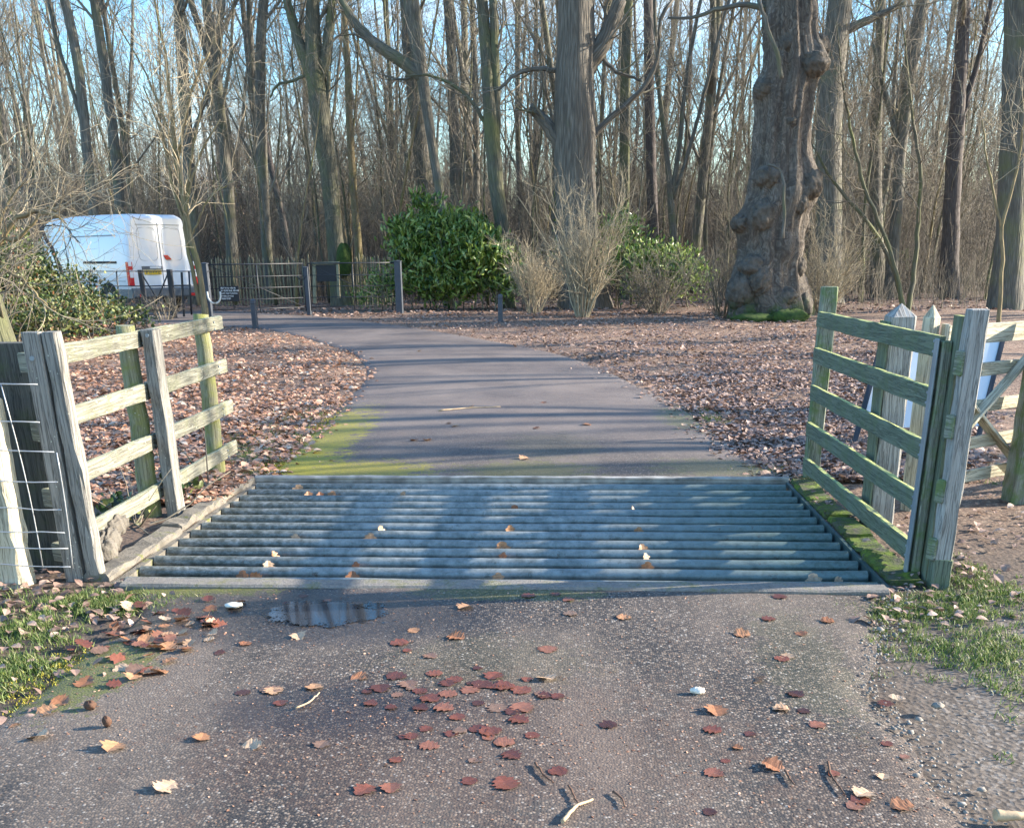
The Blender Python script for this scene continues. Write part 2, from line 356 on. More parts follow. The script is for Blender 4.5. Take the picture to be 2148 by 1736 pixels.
n=NB('gritty_concrete'); p=n.pos(); f=n.noise(p,6,6,.75); M['kerb']=n.out(n.mix(n.ramp(n.vor(p,80,'Color'),[(0.,0.),(1.,.5)]),n.ramp(f,[(.3,(.085,.078,.07)),(.5,(.17,.155,.14)),(.62,(.12,.12,.04)),(.75,(.25,.235,.21))]),(.3,.28,.25)),.95,n.bump(n.noise(p,90,5,.7),.8,.008))
M['galv_dark']=plain('dark_teal_steel',(.06,.10,.10),.5,.3)
M['mossy']=None
n=NB('mossy_slab'); p=n.pos(); f=n.noise(p,9,6,.7)
M['mossy']=n.out(n.ramp(f,[(.36,(.09,.085,.065)),(.5,(.07,.10,.02)),(.62,(.13,.19,.015)),(.75,(.2,.19,.12))]),.95,n.bump(n.noise(p,60,5,.7),.9,.02))
n=NB('ledge_concrete'); p=n.pos(); f=n.noise(p,8,6,.7)
M['ledge']=n.out(n.ramp(f,[(.3,(.10,.09,.07)),(.55,(.2,.18,.15)),(.68,(.14,.15,.03)),(.8,(.28,.26,.22))]),.95,n.bump(n.noise(p,60,5,.7),.7,.015))
n=NB('pit_mud'); M['pit']=n.out(n.ramp(n.noise(n.pos(),12,5),[(.3,(.012,.011,.01)),(.7,(.04,.032,.025))]),.7)
M['bark_oak']=bark('grey_oak_bark',(.12,.105,.085),(.31,.28,.235),(.12,.13,.06),(.62,.8),(5,30),1.0,.07)
M['bark_grey']=bark('grey_bark',(.12,.112,.092),(.27,.255,.215),(.14,.145,.075),(.5,.72),(7,38),1.0,.04)
M['bark_green']=bark('algae_green_bark',(.10,.098,.07),(.22,.21,.155),(.13,.14,.06),(.45,.68),(7,38),1.0,.04)
M['bark_dark']=bark('purplish_pine_bark',(.085,.072,.07),(.19,.165,.155),(.07,.07,.04),(.6,.8),(8,30),.9,.02)
M['bark_pale']=bark('pale_yellow_bark',(.24,.19,.10),(.42,.34,.2),(.18,.17,.06),(.5,.7),(8,40),.6,.01)
M['burr']=bark('dark_burr_bark',(.055,.045,.035),(.15,.125,.10),(.07,.09,.02),(.55,.7),(20,40),1.0,.05)
M['twig']=twigmat('grey_brown_twigs',[(0,(.11,.095,.075)),(.4,(.18,.155,.12)),(.8,(.26,.225,.17)),(1,(.14,.14,.08))])
M['twig_far']=twigmat('far_twigs',[(0,(.055,.047,.038)),(.4,(.095,.082,.067)),(.75,(.145,.126,.10)),(.92,(.28,.25,.19)),(1,(.09,.06,.05))])
M['twig_warm']=twigmat('sunlit_straw_twigs',[(0,(.20,.165,.115)),(.5,(.33,.28,.19)),(1,(.5,.43,.3))])  # straw twig colour with warm sunlight painted in
M['ivy']=leafmat('ivy_and_bramble_leaves',[(0,(.015,.035,.012)),(.35,(.035,.08,.022)),(.5,(.12,.17,.04)),(.8,(.32,.34,.13)),(1,(.25,.10,.05))],.45,tr=.2)
M['laurel']=leafmat('glossy_laurel_leaves',[(0,(.03,.075,.02)),(.3,(.11,.21,.035)),(.6,(.25,.35,.065)),(1,(.48,.55,.2))],.3,tr=.2)
M['litter']=leafmat('dead_oak_leaves',[(0,(.17,.09,.062)),(.25,(.31,.155,.095)),(.5,(.47,.255,.16)),(.75,(.62,.40,.275)),(.93,(.70,.52,.39)),(1,(.74,.62,.49))],.55,tr=.12)
M['litter_dull']=leafmat('dull_dead_leaves',[(0,(.10,.065,.052)),(.3,(.20,.125,.098)),(.6,(.33,.215,.168)),(.9,(.5,.36,.29)),(1,(.58,.44,.36))],.6,tr=.1)
M['grass']=leafmat('grass_blades',[(0,(.06,.12,.025)),(.45,(.13,.21,.045)),(.75,(.24,.30,.09)),(1,(.40,.38,.2))],.55,tr=.3)
M['wetleaf']=leafmat('wet_russet_leaf',[(0,(.06,.022,.015)),(.3,(.12,.038,.024)),(.6,(.19,.06,.034)),(.85,(.27,.11,.065)),(1,(.20,.13,.09))],.4)
M['dryleaf']=leafmat('dry_tan_leaf',[(0,(.24,.10,.05)),(.3,(.38,.17,.08)),(.6,(.46,.25,.13)),(.85,(.60,.40,.25)),(1,(.5,.38,.27))],.5,tr=.1)
n=NB('fern_moss'); M['moss']=n.out(n.ramp(n.noise(n.pos(),14,5),[(.3,(.025,.05,.01)),(.7,(.075,.125,.02))]),.95,n.bump(n.noise(n.pos(),60,5),1,.03))
n=NB('puddle_water'); p=n.pos(); mk=n.math('ADD',n.blob(p,(-1.16,4.62,0),(.42,.30,9)),n.math('MULTIPLY',n.math('SUBTRACT',n.math('ADD',n.math('MULTIPLY',n.noise(p,9,6,.7),.7),n.math('MULTIPLY',n.noise(p,60,3,.7),.3)),.5),2.4))
M['water']=n.out((.02,.025,.035),.05,n.bump(n.noise(p,8,1),.015,.002),Alpha=n.ramp(mk,[(.3,0.),(.42,1.)]))
# ------------------------------------------------------------------ ground, road, pit
GX0,GX1,GY0,GY1=-2.47,1.68,5.18,7.9
def axis(lo,hi,must,fine,step):
    a=list(must); x=lo
    v=sorted(set([round(t,3) for t in np.arange(fine[0],fine[1]+1e-6,step)]+[lo,hi]+list(must)))
    t=fine[1]; s=step
    while t<hi: s*=1.25; t+=s; v.append(min(t,hi))
    t=fine[0]; s=step
    while t>lo: s*=1.25; t-=s; v.append(max(t,lo))
    v=sorted(set(v)); 
    return np.array([a_ for i,a_ in enumerate(v) if i==0 or a_-v[i-1]>1e-4])
xs=axis(-420,420,[GX0,GX1],(-16,12),.25); ys=axis(-60,620,[GY0,GY1],(0,34),.25)
LE=[(-3.2,-6),(-3.0,1.5),(-2.12,3.46),(-2.15,3.95),(-2.07,4.64),(-2.47,5.18),(-2.42,7.9),(-2.45,8.3),(-2.55,9.5),(-2.68,12.0),(-3.05,15.8),(-3.85,18.6),(-5.3,21.4),(-6.9,23.9),(-9,25.3),(-13,26.4),(-20,27),(-34,27)]
RE=[(1.3,-6),(1.24,1.5),(1.22,2.8),(1.2,3.4),(1.2,3.9),(1.68,5.18),(1.72,7.9),(1.66,8.4),(1.5,9.2),(1.34,11.9),(.7,15.1),(-.14,18.1),(-1.87,21.3),(-3.8,24.4),(-6.1,27.5),(-9.2,30.6),(-14,34.5),(-24,40)]
def dense(E,n): 
    E=np.array(E,float); out=[]
    for i in range(len(E)-1):
        p0=E[max(i-1,0)];p1=E[i];p2=E[i+1];p3=E[min(i+2,len(E)-1)]
        if 5<=i<=5: p0=p1; p3=p2
        for t in np.arange(n)/n:
            out.append(p1+t*(p2-p1) if i<6 else .5*((2*p1)+(-p0+p2)*t+(2*p0-5*p1+4*p2-p3)*t*t+(-p0+3*p1-3*p2+p3)*t**3))
    out.append(E[-1]); return np.array(out)
def road_sheet(i0,i1,name,label):
    a=dense(LE,6)[i0*6:i1*6+1]; b=dense(RE,6)[i0*6:i1*6+1]
    K=41; t=np.linspace(0,1,K); V=a[:,None]*(1-t)[None,:,None]+b[:,None]*t[None,:,None]
    wob=.02*np.sin(np.arange(len(a))*.9)+.008*rng.normal(size=len(a)); wob[0]=wob[-1]=0
    V[:,0,0]+=wob; V[:,-1,0]-=wob[::-1]
    z=gz(0,V[...,1])+.012+.018*np.sin(np.pi*t)[None]
    z[:,0]-=.02; z[:,-1]-=.02
    v=np.dstack([V,z]); n_=len(a)
    idx=np.arange(n_*K).reshape(n_,K); q=np.stack([idx[:-1,:-1],idx[:-1,1:],idx[1:,1:],idx[1:,:-1]],-1).reshape(-1,4)
    MB().add(v.reshape(-1,3),q).build(name,M['road']); o=bpy.data.objects[name]; tag(o,label,None,None,'structure'); return o
def groundz(X,Y):
    b=.035*np.sin(X*1.3+Y*.7)+.03*np.sin(X*.6-Y*1.1+2)
    # banks either side, lower under the road
    b=b*ss(8,14,Y)
    # distance test to the road by interpolation of its edges against y
    lx=np.interp(Y,[p[1] for p in LE[:15]],[p[0] for p in LE[:15]]); rx=np.interp(Y,[p[1] for p in RE[:15]],[p[0] for p in RE[:15]])
    inside=((X>lx-.35)&(X<rx+.35)&(Y<26))|((Y>20)&(Y<36)&(X<3))
    b=np.where(inside,np.minimum(b,0)*.0-.012,b)
    far=ss(60,400,Y)*3.0
    return gz(X,Y)+b+far
XX,YY=np.meshgrid(xs,ys); ZZ=groundz(XX,YY)
pitedge=(XX>=GX0-.3)&(XX<=GX1+.3)&(YY>=GY0-.3)&(YY<=GY1+.3); ZZ=np.where(pitedge,-.004,ZZ)
idx=np.arange(XX.size).reshape(XX.shape); q=np.stack([idx[:-1,:-1],idx[:-1,1:],idx[1:,1:],idx[1:,:-1]],-1).reshape(-1,4)
cx=(XX[:-1,:-1]+XX[1:,1:]).ravel()/2; cy=(YY[:-1,:-1]+YY[1:,1:]).ravel()/2
keep=~((cx>GX0)&(cx<GX1)&(cy>GY0)&(cy<GY1))
o=MB().add(np.stack([XX,YY,ZZ],-1).reshape(-1,3),q[keep]).build('ground',M['ground']); tag(o,'leaf strewn woodland floor and verges',None,None,'structure')
road_sheet(0,5,'road','gritty tarmac in front of the cattle grid'); road_sheet(6,17,'road','tarmac drive curving away left beyond the cattle grid')
# puddles
def puddle(c,rx,ry,label,seed):
    r=np.random.default_rng(seed); th=np.linspace(0,2*np.pi,240,endpoint=False)
    rad=1+sum(.018*np.sin(k*th+r.random()*6) for k in (13,19,27,41,60))+.1*np.sin(3*th+r.random()*6)+.08*np.sin(5*th+r.random()*6)+.06*np.sin(9*th+r.random()*6)
    v=np.stack([c[0]+rx*rad*np.cos(th),c[1]+ry*rad*np.sin(th),np.full(240,.0315)],-1)
    v=np.vstack([[[c[0],c[1],.0315]],v]); f=[(0,1+i,1+(i+1)%240) for i in range(240)]
    tag(MB().add(v,f,smooth=False).build('puddle',M['water']),label,None,None,'structure')
puddle((-1.16,4.62),.40,.26,'shallow puddle reflecting blue sky and trees before the cattle grid',3)
# ------------------------------------------------------------------ cattle grid
cg=thing('cattle_grid','wide steel cattle grid of thirteen round bars across the drive','cattle grid',(-.4,6.54,0))
nb=13
for i in range(nb):
    y=5.285+i*(7.80-5.285)/(nb-1); r=.037+rng.normal(0,.0007)
    xx=np.linspace(GX0+.05,GX1-.05,14); pth=np.stack([xx,np.full(14,y)+rng.normal(0,.002,14),np.full(14,-.034)+rng.normal(0,.0015,14)],-1)
    MB().tubes(pth,np.full(14,r),14,rnd=.5).build('bar',M['bar'],cg)
for x in (-1.72,-.42,.85):
    mb=MB(); mb.box((x,6.54,-.17),(.09,2.70,.14)); mb.build('cross_beam',M['dark_wood'],cg)
mb=MB(); mb.beam((GX0+.12,5.095,-.003),(GX1-.06,5.095,-.003),.14,.085,bev=.012,n=24,jit=.002); mb.build('end_kerb',M['kerb'],cg)
mb=MB(); mb.beam((GX0,7.935,-.001),(GX1,7.935,-.001),.06,.075,bev=.01,n=24,jit=.0015); mb.build('end_kerb',M['concrete'],cg)
mb=MB(); mb.box((GX0+.02,6.54,-.07),(.045,2.7,.12)); mb.build('side_frame',M['ledge'],cg)
mb=MB(); mb.box((GX1-.02,6.54,-.055),(.02,2.7,.12)); mb.build('side_frame',M['galv_dark'],cg)
mb=MB(); 
for c,s in (((-.4,6.54,-.46),(4.4,3,.04)),((GX0-.03,6.54,-.25),(.06,3,.42)),((GX1+.03,6.54,-.25),(.06,3,.42)),((-.4,5.15,-.25),(4.4,.06,.38)),((-.4,7.95,-.25),(4.4,.06,.36))): mb.box(c,s)
tag(mb.build('pit',M['pit']),'dark pit under the cattle grid',None,None,'structure')
# side ledges
def slab_row(name,label,x0,x1,mat,ys_,dz):
    t=thing(name,label,'ledge',((x0+x1)/2,6.5,0))
    for a,b in zip(ys_[:-1],ys_[1:]):
        mb=MB(); mb.beam(((x0+x1)/2+rng.normal(0,.006),a+.01,dz+rng.normal(0,.006)),((x0+x1)/2+rng.normal(0,.006),b-.01,dz+rng.normal(0,.006)),x1-x0,.06,bev=.014,n=10,jit=.006)
        mb.build('slab',mat,t)
slab_row('stone_ledge','grey stone ledge along the left side of the cattle grid',-2.62,-2.475,M['ledge'],[5.2,6.3,7.2,8.0],.0)
slab_row('mossy_ledge','mossy green slabs along the right side of the cattle grid',1.685,1.86,M['mossy'],[5.25,5.75,6.2,6.7,7.2,7.7,8.05],.0)
# ------------------------------------------------------------------ left wooden fence
lf=thing('wooden_fence','pale lichened four rail wing fence left of the cattle grid','fence',(-2.62,6.5,0))
for z in (1.14,.812,.49,.163):
    MB().beam((-2.762,5.40,z-.0),(-2.765,8.40+.03*(z<.5),z+.02),.032,.10,bev=.005,n=16,jit=.0022).build('rail',M['cream_wood'],lf)
MB().beam((-2.675,5.235,-.1),(-2.685,5.235,1.285),.095,.07,up=(0,1,0),bev=.006,n=12).build('post',M['grey_wood'],lf)
MB().beam((-2.565,5.25,-.1),(-2.592,5.245,1.285),.075,.085,up=(0,1,0),bev=.008,n=12,jit=.003).build('post',M['grey_wood'],lf)
MB().beam((-2.675,6.76,-.1),(-2.69,6.76,1.205),.085,.13,up=(0,1,0),bev=.008,n=12,jit=.003).build('post',M['grey_wood'],lf)
for (x,y) in ((-2.845,6.74),(-2.85,8.17)):
    z=np.linspace(-.1,1.23,12); MB().tubes(np.stack([x+rng.normal(0,.004,12),y+rng.normal(0,.004,12),z],-1),np.linspace(.068,.058,12),12).build('round_post',M['post_wood'],lf)
for z in (1.14,.812,.49,.163):
    for y in (6.74,8.17):
        MB().tubes(np.array([[-2.748,y,z+.03],[-2.741,y,z+.03]]),[.007,.007],8).build('nail_head',M['galv_strip'],lf)
        MB().tubes(np.array([[-2.748,y,z-.02],[-2.741,y,z-.02]]),[.007,.007],8).build('nail_head',M['galv_strip'],lf)
MB().tubes(np.array([[-2.69,5.203,1.16],[-2.69,5.192,1.16]]),[.012,.012],10).build('bolt',M['galv_strip'],lf)
MB().tubes(np.array([[-2.69,6.70,1.17],[-2.69,6.69,1.17]]),[.012,.012],10).build('bolt',M['galv_strip'],lf)
# left boundary: dark post with rail stubs, front post, stock netting
gp=thing('gate_post','broad dark timber post in shade with sawn rail stubs, far left','post',(-2.85,5.42,0))
MB().beam((-2.87,5.44,-.1),(-2.87,5.44,1.22),.36,.12,up=(0,1,0),bev=.01,n=12,jit=.003).build('post_body',M['dark_wood'],gp)
for z in (1.13,.78,.43,.13): MB().beam((-2.79,5.30,z),(-2.75,5.385,z),.09,.10,bev=.006,n=3).build('rail_stub',M['cream_wood'],gp)
tag(MB().beam((-2.96,5.13,-.1),(-2.955,5.15,.97),.15,.14,up=(0,1,0),bev=.02,n=14,jit=.005).build('fence_post',M['pale_wood'],None,(-2.96,5.13,0)),'sunlit pale squared post behind the wire netting at the left edge','post')
nt_=thing('wire_netting','stock netting of pale wire stapled to the grey left post','netting',(-2.8,5.1,0))
xe=[-2.61,-2.63,-2.585,-2.59,-2.595,-2.6,-2.6,-2.595]
for z,x in zip((1.05,.87,.72,.57,.43,.31,.22,.13),xe):
    xx=np.linspace(-3.7,x,10); MB().tubes(np.stack([xx,np.full(10,5.045)+rng.normal(0,.004,10),z+rng.normal(0,.003,10)-.02*(xx-x)],-1),np.full(10,.0034),5).build('wire',M['galv'],nt_)
for x0,x1,zt in ((-2.585,-2.595,.72),(-2.79,-2.755,1.05),(-3.02,-2.99,1.05),(-3.25,-3.25,1.05)):
    z=np.linspace(.12,zt,8); MB().tubes(np.stack([np.linspace(x1,x0,8)+.02*np.sin(z*3),np.full(8,5.042),z],-1),np.full(8,.003),5).build('wire',M['galv'],nt_)
# ------------------------------------------------------------------ right wooden fence
rf=thing('wooden_fence','green algae covered five rail wing fence right of the cattle grid','fence',(1.83,6.6,0))
for z in (1.18,.93,.665,.395,.13):
    MB().beam((1.835,5.42,z),(1.80,7.98,z),.03,.105,bev=.004,n=16,jit=.0018).build('rail',M['green_wood'],rf)
MB().beam((1.85,5.41,-.1),(1.85,5.41,1.21),.045,.08,up=(0,1,0),bev=.006,n=12).build('post',M['green_post'],rf)
MB().beam((1.808,5.41,-.02),(1.808,5.41,1.22),.008,.06,up=(0,1,0),bev=.002,n=4,jit=.0005).build('steel_strip',M['galv_strip'],rf)
MB().beam((1.865,8.03,-.1),(1.865,8.03,1.40),.11,.10,up=(0,1,0),bev=.008,n=12,jit=.002).build('post',M['green_post'],rf)
for z in (1.18,.93,.665,.395,.13):
    for y in (5.47,8.03 if z>1 else 7.9):
        for dz in (-.025,.025): MB().tubes(np.array([[1.822,min(y,7.93),z+dz],[1.81,min(y,7.93),z+dz]]),[.007,.007],8).build('nail_head',M['galv_strip'],rf)
mp=thing('fence_post','tall grey squared post with moss green foot at the right corner of the cattle grid','post',(1.98,5.2,0))
MB().beam((1.928,5.25,-.15),(1.922,5.25,1.365),.088,.09,up=(0,1,0),bev=.007,n=14,jit=.002).build('post_body',M['oak_post'],mp)
mb=MB(); mb.beam((1.895,5.37,-.1),(1.89,5.37,1.33),.03,.12,up=(0,1,0),bev=.004,n=8); mb.build('backing_board',M['green_wood'],mp)
mb=MB(); mb.beam((1.928,5.25,-.02),(1.928,5.25,.15),.094,.096,up=(0,1,0),bev=.007,n=4,jit=.001); mb.build('mossy_foot',M['green_wood'],mp)
for z in (1.12,.82,.5,.2): MB().beam((1.858,5.225,z),(1.885,5.24,z),.05,.115,up=(0,0,1),bev=.006,n=3).build('rail_block',M['green_post'],mp)
bp=thing('gate_post','massive silver grey squared post with low pyramid top behind the right rails','post',(1.98,6.5,0))
MB().beam((1.985,6.59,-.1),(1.965,6.59,1.27),.145,.18,up=(0,1,0),bev=.012,n=14,jit=.003,pyr=.07).build('post_body',M['oak_post'],bp)
MB().beam((1.903,6.60,-.1),(1.883,6.60,1.24),.012,.19,up=(0,1,0),bev=.002,n=8,jit=.001).build('algae_board',M['green_wood'],bp)
pk=thing('gate_post','pale sawn post with pointed top carrying the field gate','post',(2.3,7.0,0))
MB().beam((2.30,7.0,-.1),(2.285,7.0,1.24),.07,.085,up=(-.62,.78,0),bev=.004,n=8,jit=.001,pyr=.075).build('post_body',M['pale_wood'],pk)
fg=thing('field_gate','pale wooden five bar gate with crossed braces at the right edge','gate',(2.4,6.95,0))
gd=np.array([.80,.60,0]); g0=np.array([2.37,6.93,0])
for z,(a,b) in zip((1.13,.90,.66,.42,.19),((0,3.2),)*5):
    MB().beam(g0+gd*a+[0,0,z],g0+gd*b+[0,0,z],.025,.085 if z<1.1 else .12,bev=.004,n=10,jit=.002).build('bar',M['pale_wood'],fg)
nn=np.array([.6,-.8,0])*.03
MB().beam(g0+gd*.05+nn+[0,0,.86],g0+gd*1.25+nn+[0,0,.05],.022,.08,up=(.6,-.8,0),bev=.003).build('brace',M['pale_wood'],fg)
MB().beam(g0+gd*.15+nn*1.8+[0,0,.45],g0+gd*1.2+nn*1.8+[0,0,1.2],.022,.07,up=(.6,-.8,0),bev=.003).build('brace',M['pale_wood'],fg)
MB().beam(g0+gd*.02-nn+[0,0,.1],g0+gd*.02-nn+[0,0,1.2],.03,.09,up=(0,1,0)).build('stile',M['pale_wood'],fg)
b=G(2125,1058); tag(MB().beam((b[0]+.12,b[1]+.1,-.1),(b[0]+.12,b[1]+.1,1.22),.26,.2,up=(0,1,0),bev=.012,n=12,jit=.003).build('fence_post',M['green_post'],None,(b[0],b[1],0)),'thick dark green stained post behind the field gate at the right edge','post')
# a board sign behind the fence
ab=thing('board_sign','white board tinted sky blue on slanting black legs behind the right fence','sign',(3.3,10,0))
pl=NB('sky_tinted_panel').out((.60,.65,.69),.5)  # reflected sky blue is put into the white panel's colour
T0=np.array([2.84,10.0,.84]);T1=np.array([3.98,10.15,.86]);B0=np.array([2.60,9.55,.16]);B1=np.array([3.74,9.7,.16])
nrm_=nrm(np.cross(T1-T0,B0-T0))
mb=MB(); v=[T0,T1,B1,B0]; v2=[p_+nrm_*.012 for p_ in v]; mb.add(v+v2,[(0,1,2,3),(7,6,5,4),(0,4,5,1),(1,5,6,2),(2,6,7,3),(3,7,4,0)],smooth=False); mb.build('panel',pl,ab)
for a_,b_ in ((T0,B0),(T1,B1)):
    e=nrm(b_-a_); MB().beam(a_-e*.06,b_+e*.19,.045,.03,up=nrm_,bev=.004,n=3).build('leg',M['black_metal'],ab)
    MB().beam(a_-e*.06+[0,.02,0],np.array([a_[0]+.15,a_[1]+.55,0]),.04,.03,up=(0,1,0),bev=.004,n=3).build('rear_leg',M['black_metal'],ab)
# ------------------------------------------------------------------ bollards, gates, notice board, palings
def bollard(px,py,wpx,h,label):
    g=G(px,py); t=thing('bollard',label,'bollard',g,'black bollards beside the drive'); w_=wpx/ppm(g[1])
    MB().beam(g+[0,0,-.1],g+[0,0,h],w_,w_,up=(0,1,0),bev=.012,n=3,jit=.0005,pyr=.025).build('post_body',M['slate_metal'],t)
    MB().beam(g+[0,0,h-.09],g+[0,0,h-.07],w_*1.04,w_*1.04,up=(0,1,0),bev=.01,jit=0).build('band',M['black_metal'],t)
bollard(536,688,11,.60,'short slate grey bollard at the left edge of the drive before the iron gate')
bollard(1050,674,10,.60,'short slate grey bollard on the leafy verge right of the drive')
def gpost(name,px,py,top,wpx,label):
    g=G(px,py); h=P(px,top,g[1])[2]; w_=wpx/ppm(g[1]); t=thing(name,label,'post',g)
    MB().beam(g+[0,0,-.1],[g[0],g[1],h-.02],w_,w_,up=(0,1,0),bev=.01,n=3,jit=.0005).build('post_body',M['slate_metal'],t)
    MB().beam([g[0],g[1],h-.02],[g[0],g[1],h],w_*1.15,w_*1.15,up=(0,1,0),bev=.006,jit=0,pyr=.02).build('cap',M['slate_metal'],t)
    return g,t
ga,_=gpost('gate_post',441,668,552,13,'slate grey steel post at the left end of the iron gates beside the sapling')
gb,_=gpost('gate_post',839,656,547,14,'slate grey steel post at the right end of the iron gates by the laurel')
gm,_=gpost('gate_post',649,660,560,9,'thin slate grey post in the middle where the iron gates meet')
def iron_gate(a,b,label,diag):
    t=thing('iron_gate',label,'gate',a); d=b-a
    for k,z in enumerate((1.30,1.0,.72,.44,.2)):
        p0=a+d*.03; p1=a+d*.97; zz=np.array([0,0,z]); MB().tubes([p0+zz,p0+d*.45+zz,p1+zz],[.018 if k==0 else .012]*3,6).build('rail',M['black_metal'],t)
    for f in (.03,.97,.5): MB().tubes([a+d*f+[0,0,.1],a+d*f+[0,0,.7],a+d*f+[0,0,1.31]],[.014]*3,6).build('upright',M['black_metal'],t)
    z0,z1=(1.28,.2) if diag else (.2,1.28)
    MB().tubes([a+d*.04+[0,0,z0],a+d*.5+[0,0,(z0+z1)/2],a+d*.96+[0,0,z1]],[.008]*3,5).build('brace',M['black_metal'],t)
    return t
iron_gate(ga,gm,'thin black iron field gate carrying the small text sign',True)
iron_gate(gm,gb,'thin black iron field gate in front of the notice board',True)
# hooped latch at the middle post, white loop at the left one
th=np.linspace(0,np.pi,12); c=gm+[0,-.05,.95]
tag(MB().tubes(np.stack([c[0]-.12+.12*np.cos(th),np.full(12,c[1]),c[2]-.1*np.sin(th)+.05],-1),np.full(12,.018),6).build('gate_latch',M['black_metal'],None,tuple(c)),'curved black iron latch hook on the middle gate post','latch')
c=P(450,628,ga[1]-.15); th=np.linspace(np.pi,2*np.pi,16); rr=.17
pts=np.stack([c[0]+rr*np.cos(th),np.full(16,c[1]),c[2]+.1+rr*1.15*np.sin(th)],-1); pts=np.vstack([pts[:1]+[0,0,.09],pts,pts[-1:]+[0,0,.09]])
tag(MB().tubes(pts,np.full(18,.022),8).build('hanging_loop',M['rope'],None,tuple(c)),'white U shaped loop hanging on the left iron gate post','loop')
# text sign
Y=ga[1]-.12; a,b_=P(459,600,Y),P(503,632,Y)
sg=thing('text_sign','small black sign with five lines of white lettering on the iron gate','sign',((a[0]+b_[0])/2,Y,b_[2]))
mb=MB(); mb.box(((a[0]+b_[0])/2,Y,(a[2]+b_[2])/2),(b_[0]-a[0],.015,a[2]-b_[2])); mb.build('panel',M['board'],sg)
lines=[(5,3,3,8),(3,7,5,8),(6,5,11),(12,5),(6,7)]; cw=(b_[0]-a[0])*.9/23; hh=(a[2]-b_[2])
mb=MB(); r=np.random.default_rng(2)
for li,ws in enumerate(lines):
    x=a[0]+.045; z=a[2]-hh*(.13+.172*li); h=hh*(.10 if li in(0,1,4) else .08)
    for wd in ws:
        for k in range(wd):
            hk=h*(1.25 if r.random()<.3 else 1)
            mb.box((x+.2*cw,Y-.0095,z),(.24*cw,.003,hk),bev=0)
            if r.random()<.75: mb.box((x+.55*cw,Y-.0095,z+(r.choice([-.4,0,.4])*h)),(.42*cw,.003,h*.24),bev=0)
            if r.random()<.5: mb.box((x+.8*cw,Y-.0095,z),(.2*cw,.003,h*.9),bev=0)
            x+=cw*.9
        x+=cw*.8
mb.build('lettering',M['white'],sg)
# notice board
Yn=33.0; nbd=thing('notice_board','blank black notice board in a pale timber frame behind the iron gates','notice board',P(685,620,Yn))
def up(px0,py0,px1,py1,wp,name,mat,par,Y_=Yn,th_=.09):
    MB().beam(P(px0,py0,Y_),P(px1,py1,Y_),wp/ppm(Y_),th_,up=(0,1,0),bev=.006,n=4,jit=.001).build(name,mat,par)
a,b_=P(663,556,Yn),P(706,590,Yn); mb=MB(); mb.box(((a[0]+b_[0])/2,Yn,(a[2]+b_[2])/2),(b_[0]-a[0],.05,a[2]-b_[2])); mb.build('panel',M['board'],nbd)
up(661,636,659,553,7,'post',M['paling'],nbd); up(711,625,708,550,6,'post',M['paling'],nbd)
MB().beam(P(655,553,Yn),P(712,551,Yn),.14,.07,bev=.006,n=4,jit=.001).build('top_rail',M['paling'],nbd)
# chestnut palings
def palings(x0,x1,Y0,Y1,zt,label,n_):
    t=thing('paling_fence',label,'fence',P(x0,600,Y0)*[1,1,0]+[0,0,.2])
    A=P(x0,575,Y0);B=P(x1,575,Y1)
    for i in range(n_):
        f=i/(n_-1); c=A*(1-f)+B*f; zb=float(gz(0,c[1]))-.02; h=zt+rng.normal(0,.05)
        ln=rng.normal(0,.03); MB().beam([c[0],c[1],zb],[c[0]+ln,c[1]+rng.normal(0,.02),zb+h],.048+rng.normal(0,.005),.028,up=(0,1,0),bev=.008,n=3,jit=.002,pyr=.07).build('pale',M['paling'],t)
    for z in (.35,.95): MB().tubes([[A[0],A[1]+.03,.25+z],[(A[0]+B[0])/2,(A[1]+B[1])/2+.03,.25+z-.02],[B[0],B[1]+.03,.25+z]],[.006]*3,4).build('wire',M['black_metal'],t)
palings(446,648,36.0,36.5,1.45,'split chestnut paling fence behind the left iron gate',31)
palings(735,832,35.5,35.0,1.45,'split chestnut paling fence between the notice board and the laurel',19)
# estate fence by the van
ef=thing('estate_fence','low black iron estate fence in front of the white van','fence',G(250,672))
Yf=27.6
for (x0,y0,x1,y1,wd) in ((193,640,187,566,.06),(252,650,244,568,.04),(108,640,104,568,.04),(402,660,396,568,.05)):
    MB().tubes([P(x0,y0,Yf),P((x0+x1)/2,(y0+y1)/2,Yf),P(x1,y1,Yf)],[wd/2]*3,6).build('upright',M['black_metal'],ef)
for y in (569,600): MB().tubes([P(40,y+2,Yf),P(200,y,Yf),P(300,y,Yf)],[.012]*3,5).build('rail',M['black_metal'],ef)
for y in (569,600): MB().tubes([P(360,y,Yf),P(400,y,Yf),P(440,y,Yf)],[.012]*3,5).build('rail',M['black_metal'],ef)
kg=thing('kissing_gate','black iron gate frame with crossed braces in front of the van rear','gate',G(330,670))
for (x0,y0,x1,y1,wd) in ((309,668,294,566,.11),(367,668,355,565,.12),(386,664,381,571,.05)):
    MB().beam(P(x0,y0,Yf),P(x1,y1,Yf),wd,wd,up=(0,1,0),bev=.008,n=3,jit=.0005).build('upright',M['black_metal'],kg)
for (x0,y0,x1,y1) in ((296,572,345,652),(352,574,325,640)):
    MB().tubes([P(x0,y0,Yf-.02),P((x0+x1)/2,(y0+y1)/2,Yf-.02),P(x1,y1,Yf-.02)],[.02]*3,5).build('brace',M['black_metal'],kg)
for y in (569,600,660): MB().tubes([P(296,y,Yf-.03),P(330,y,Yf-.03),P(366,y,Yf-.03)],[.013]*3,5).build('rail',M['black_metal'],kg)
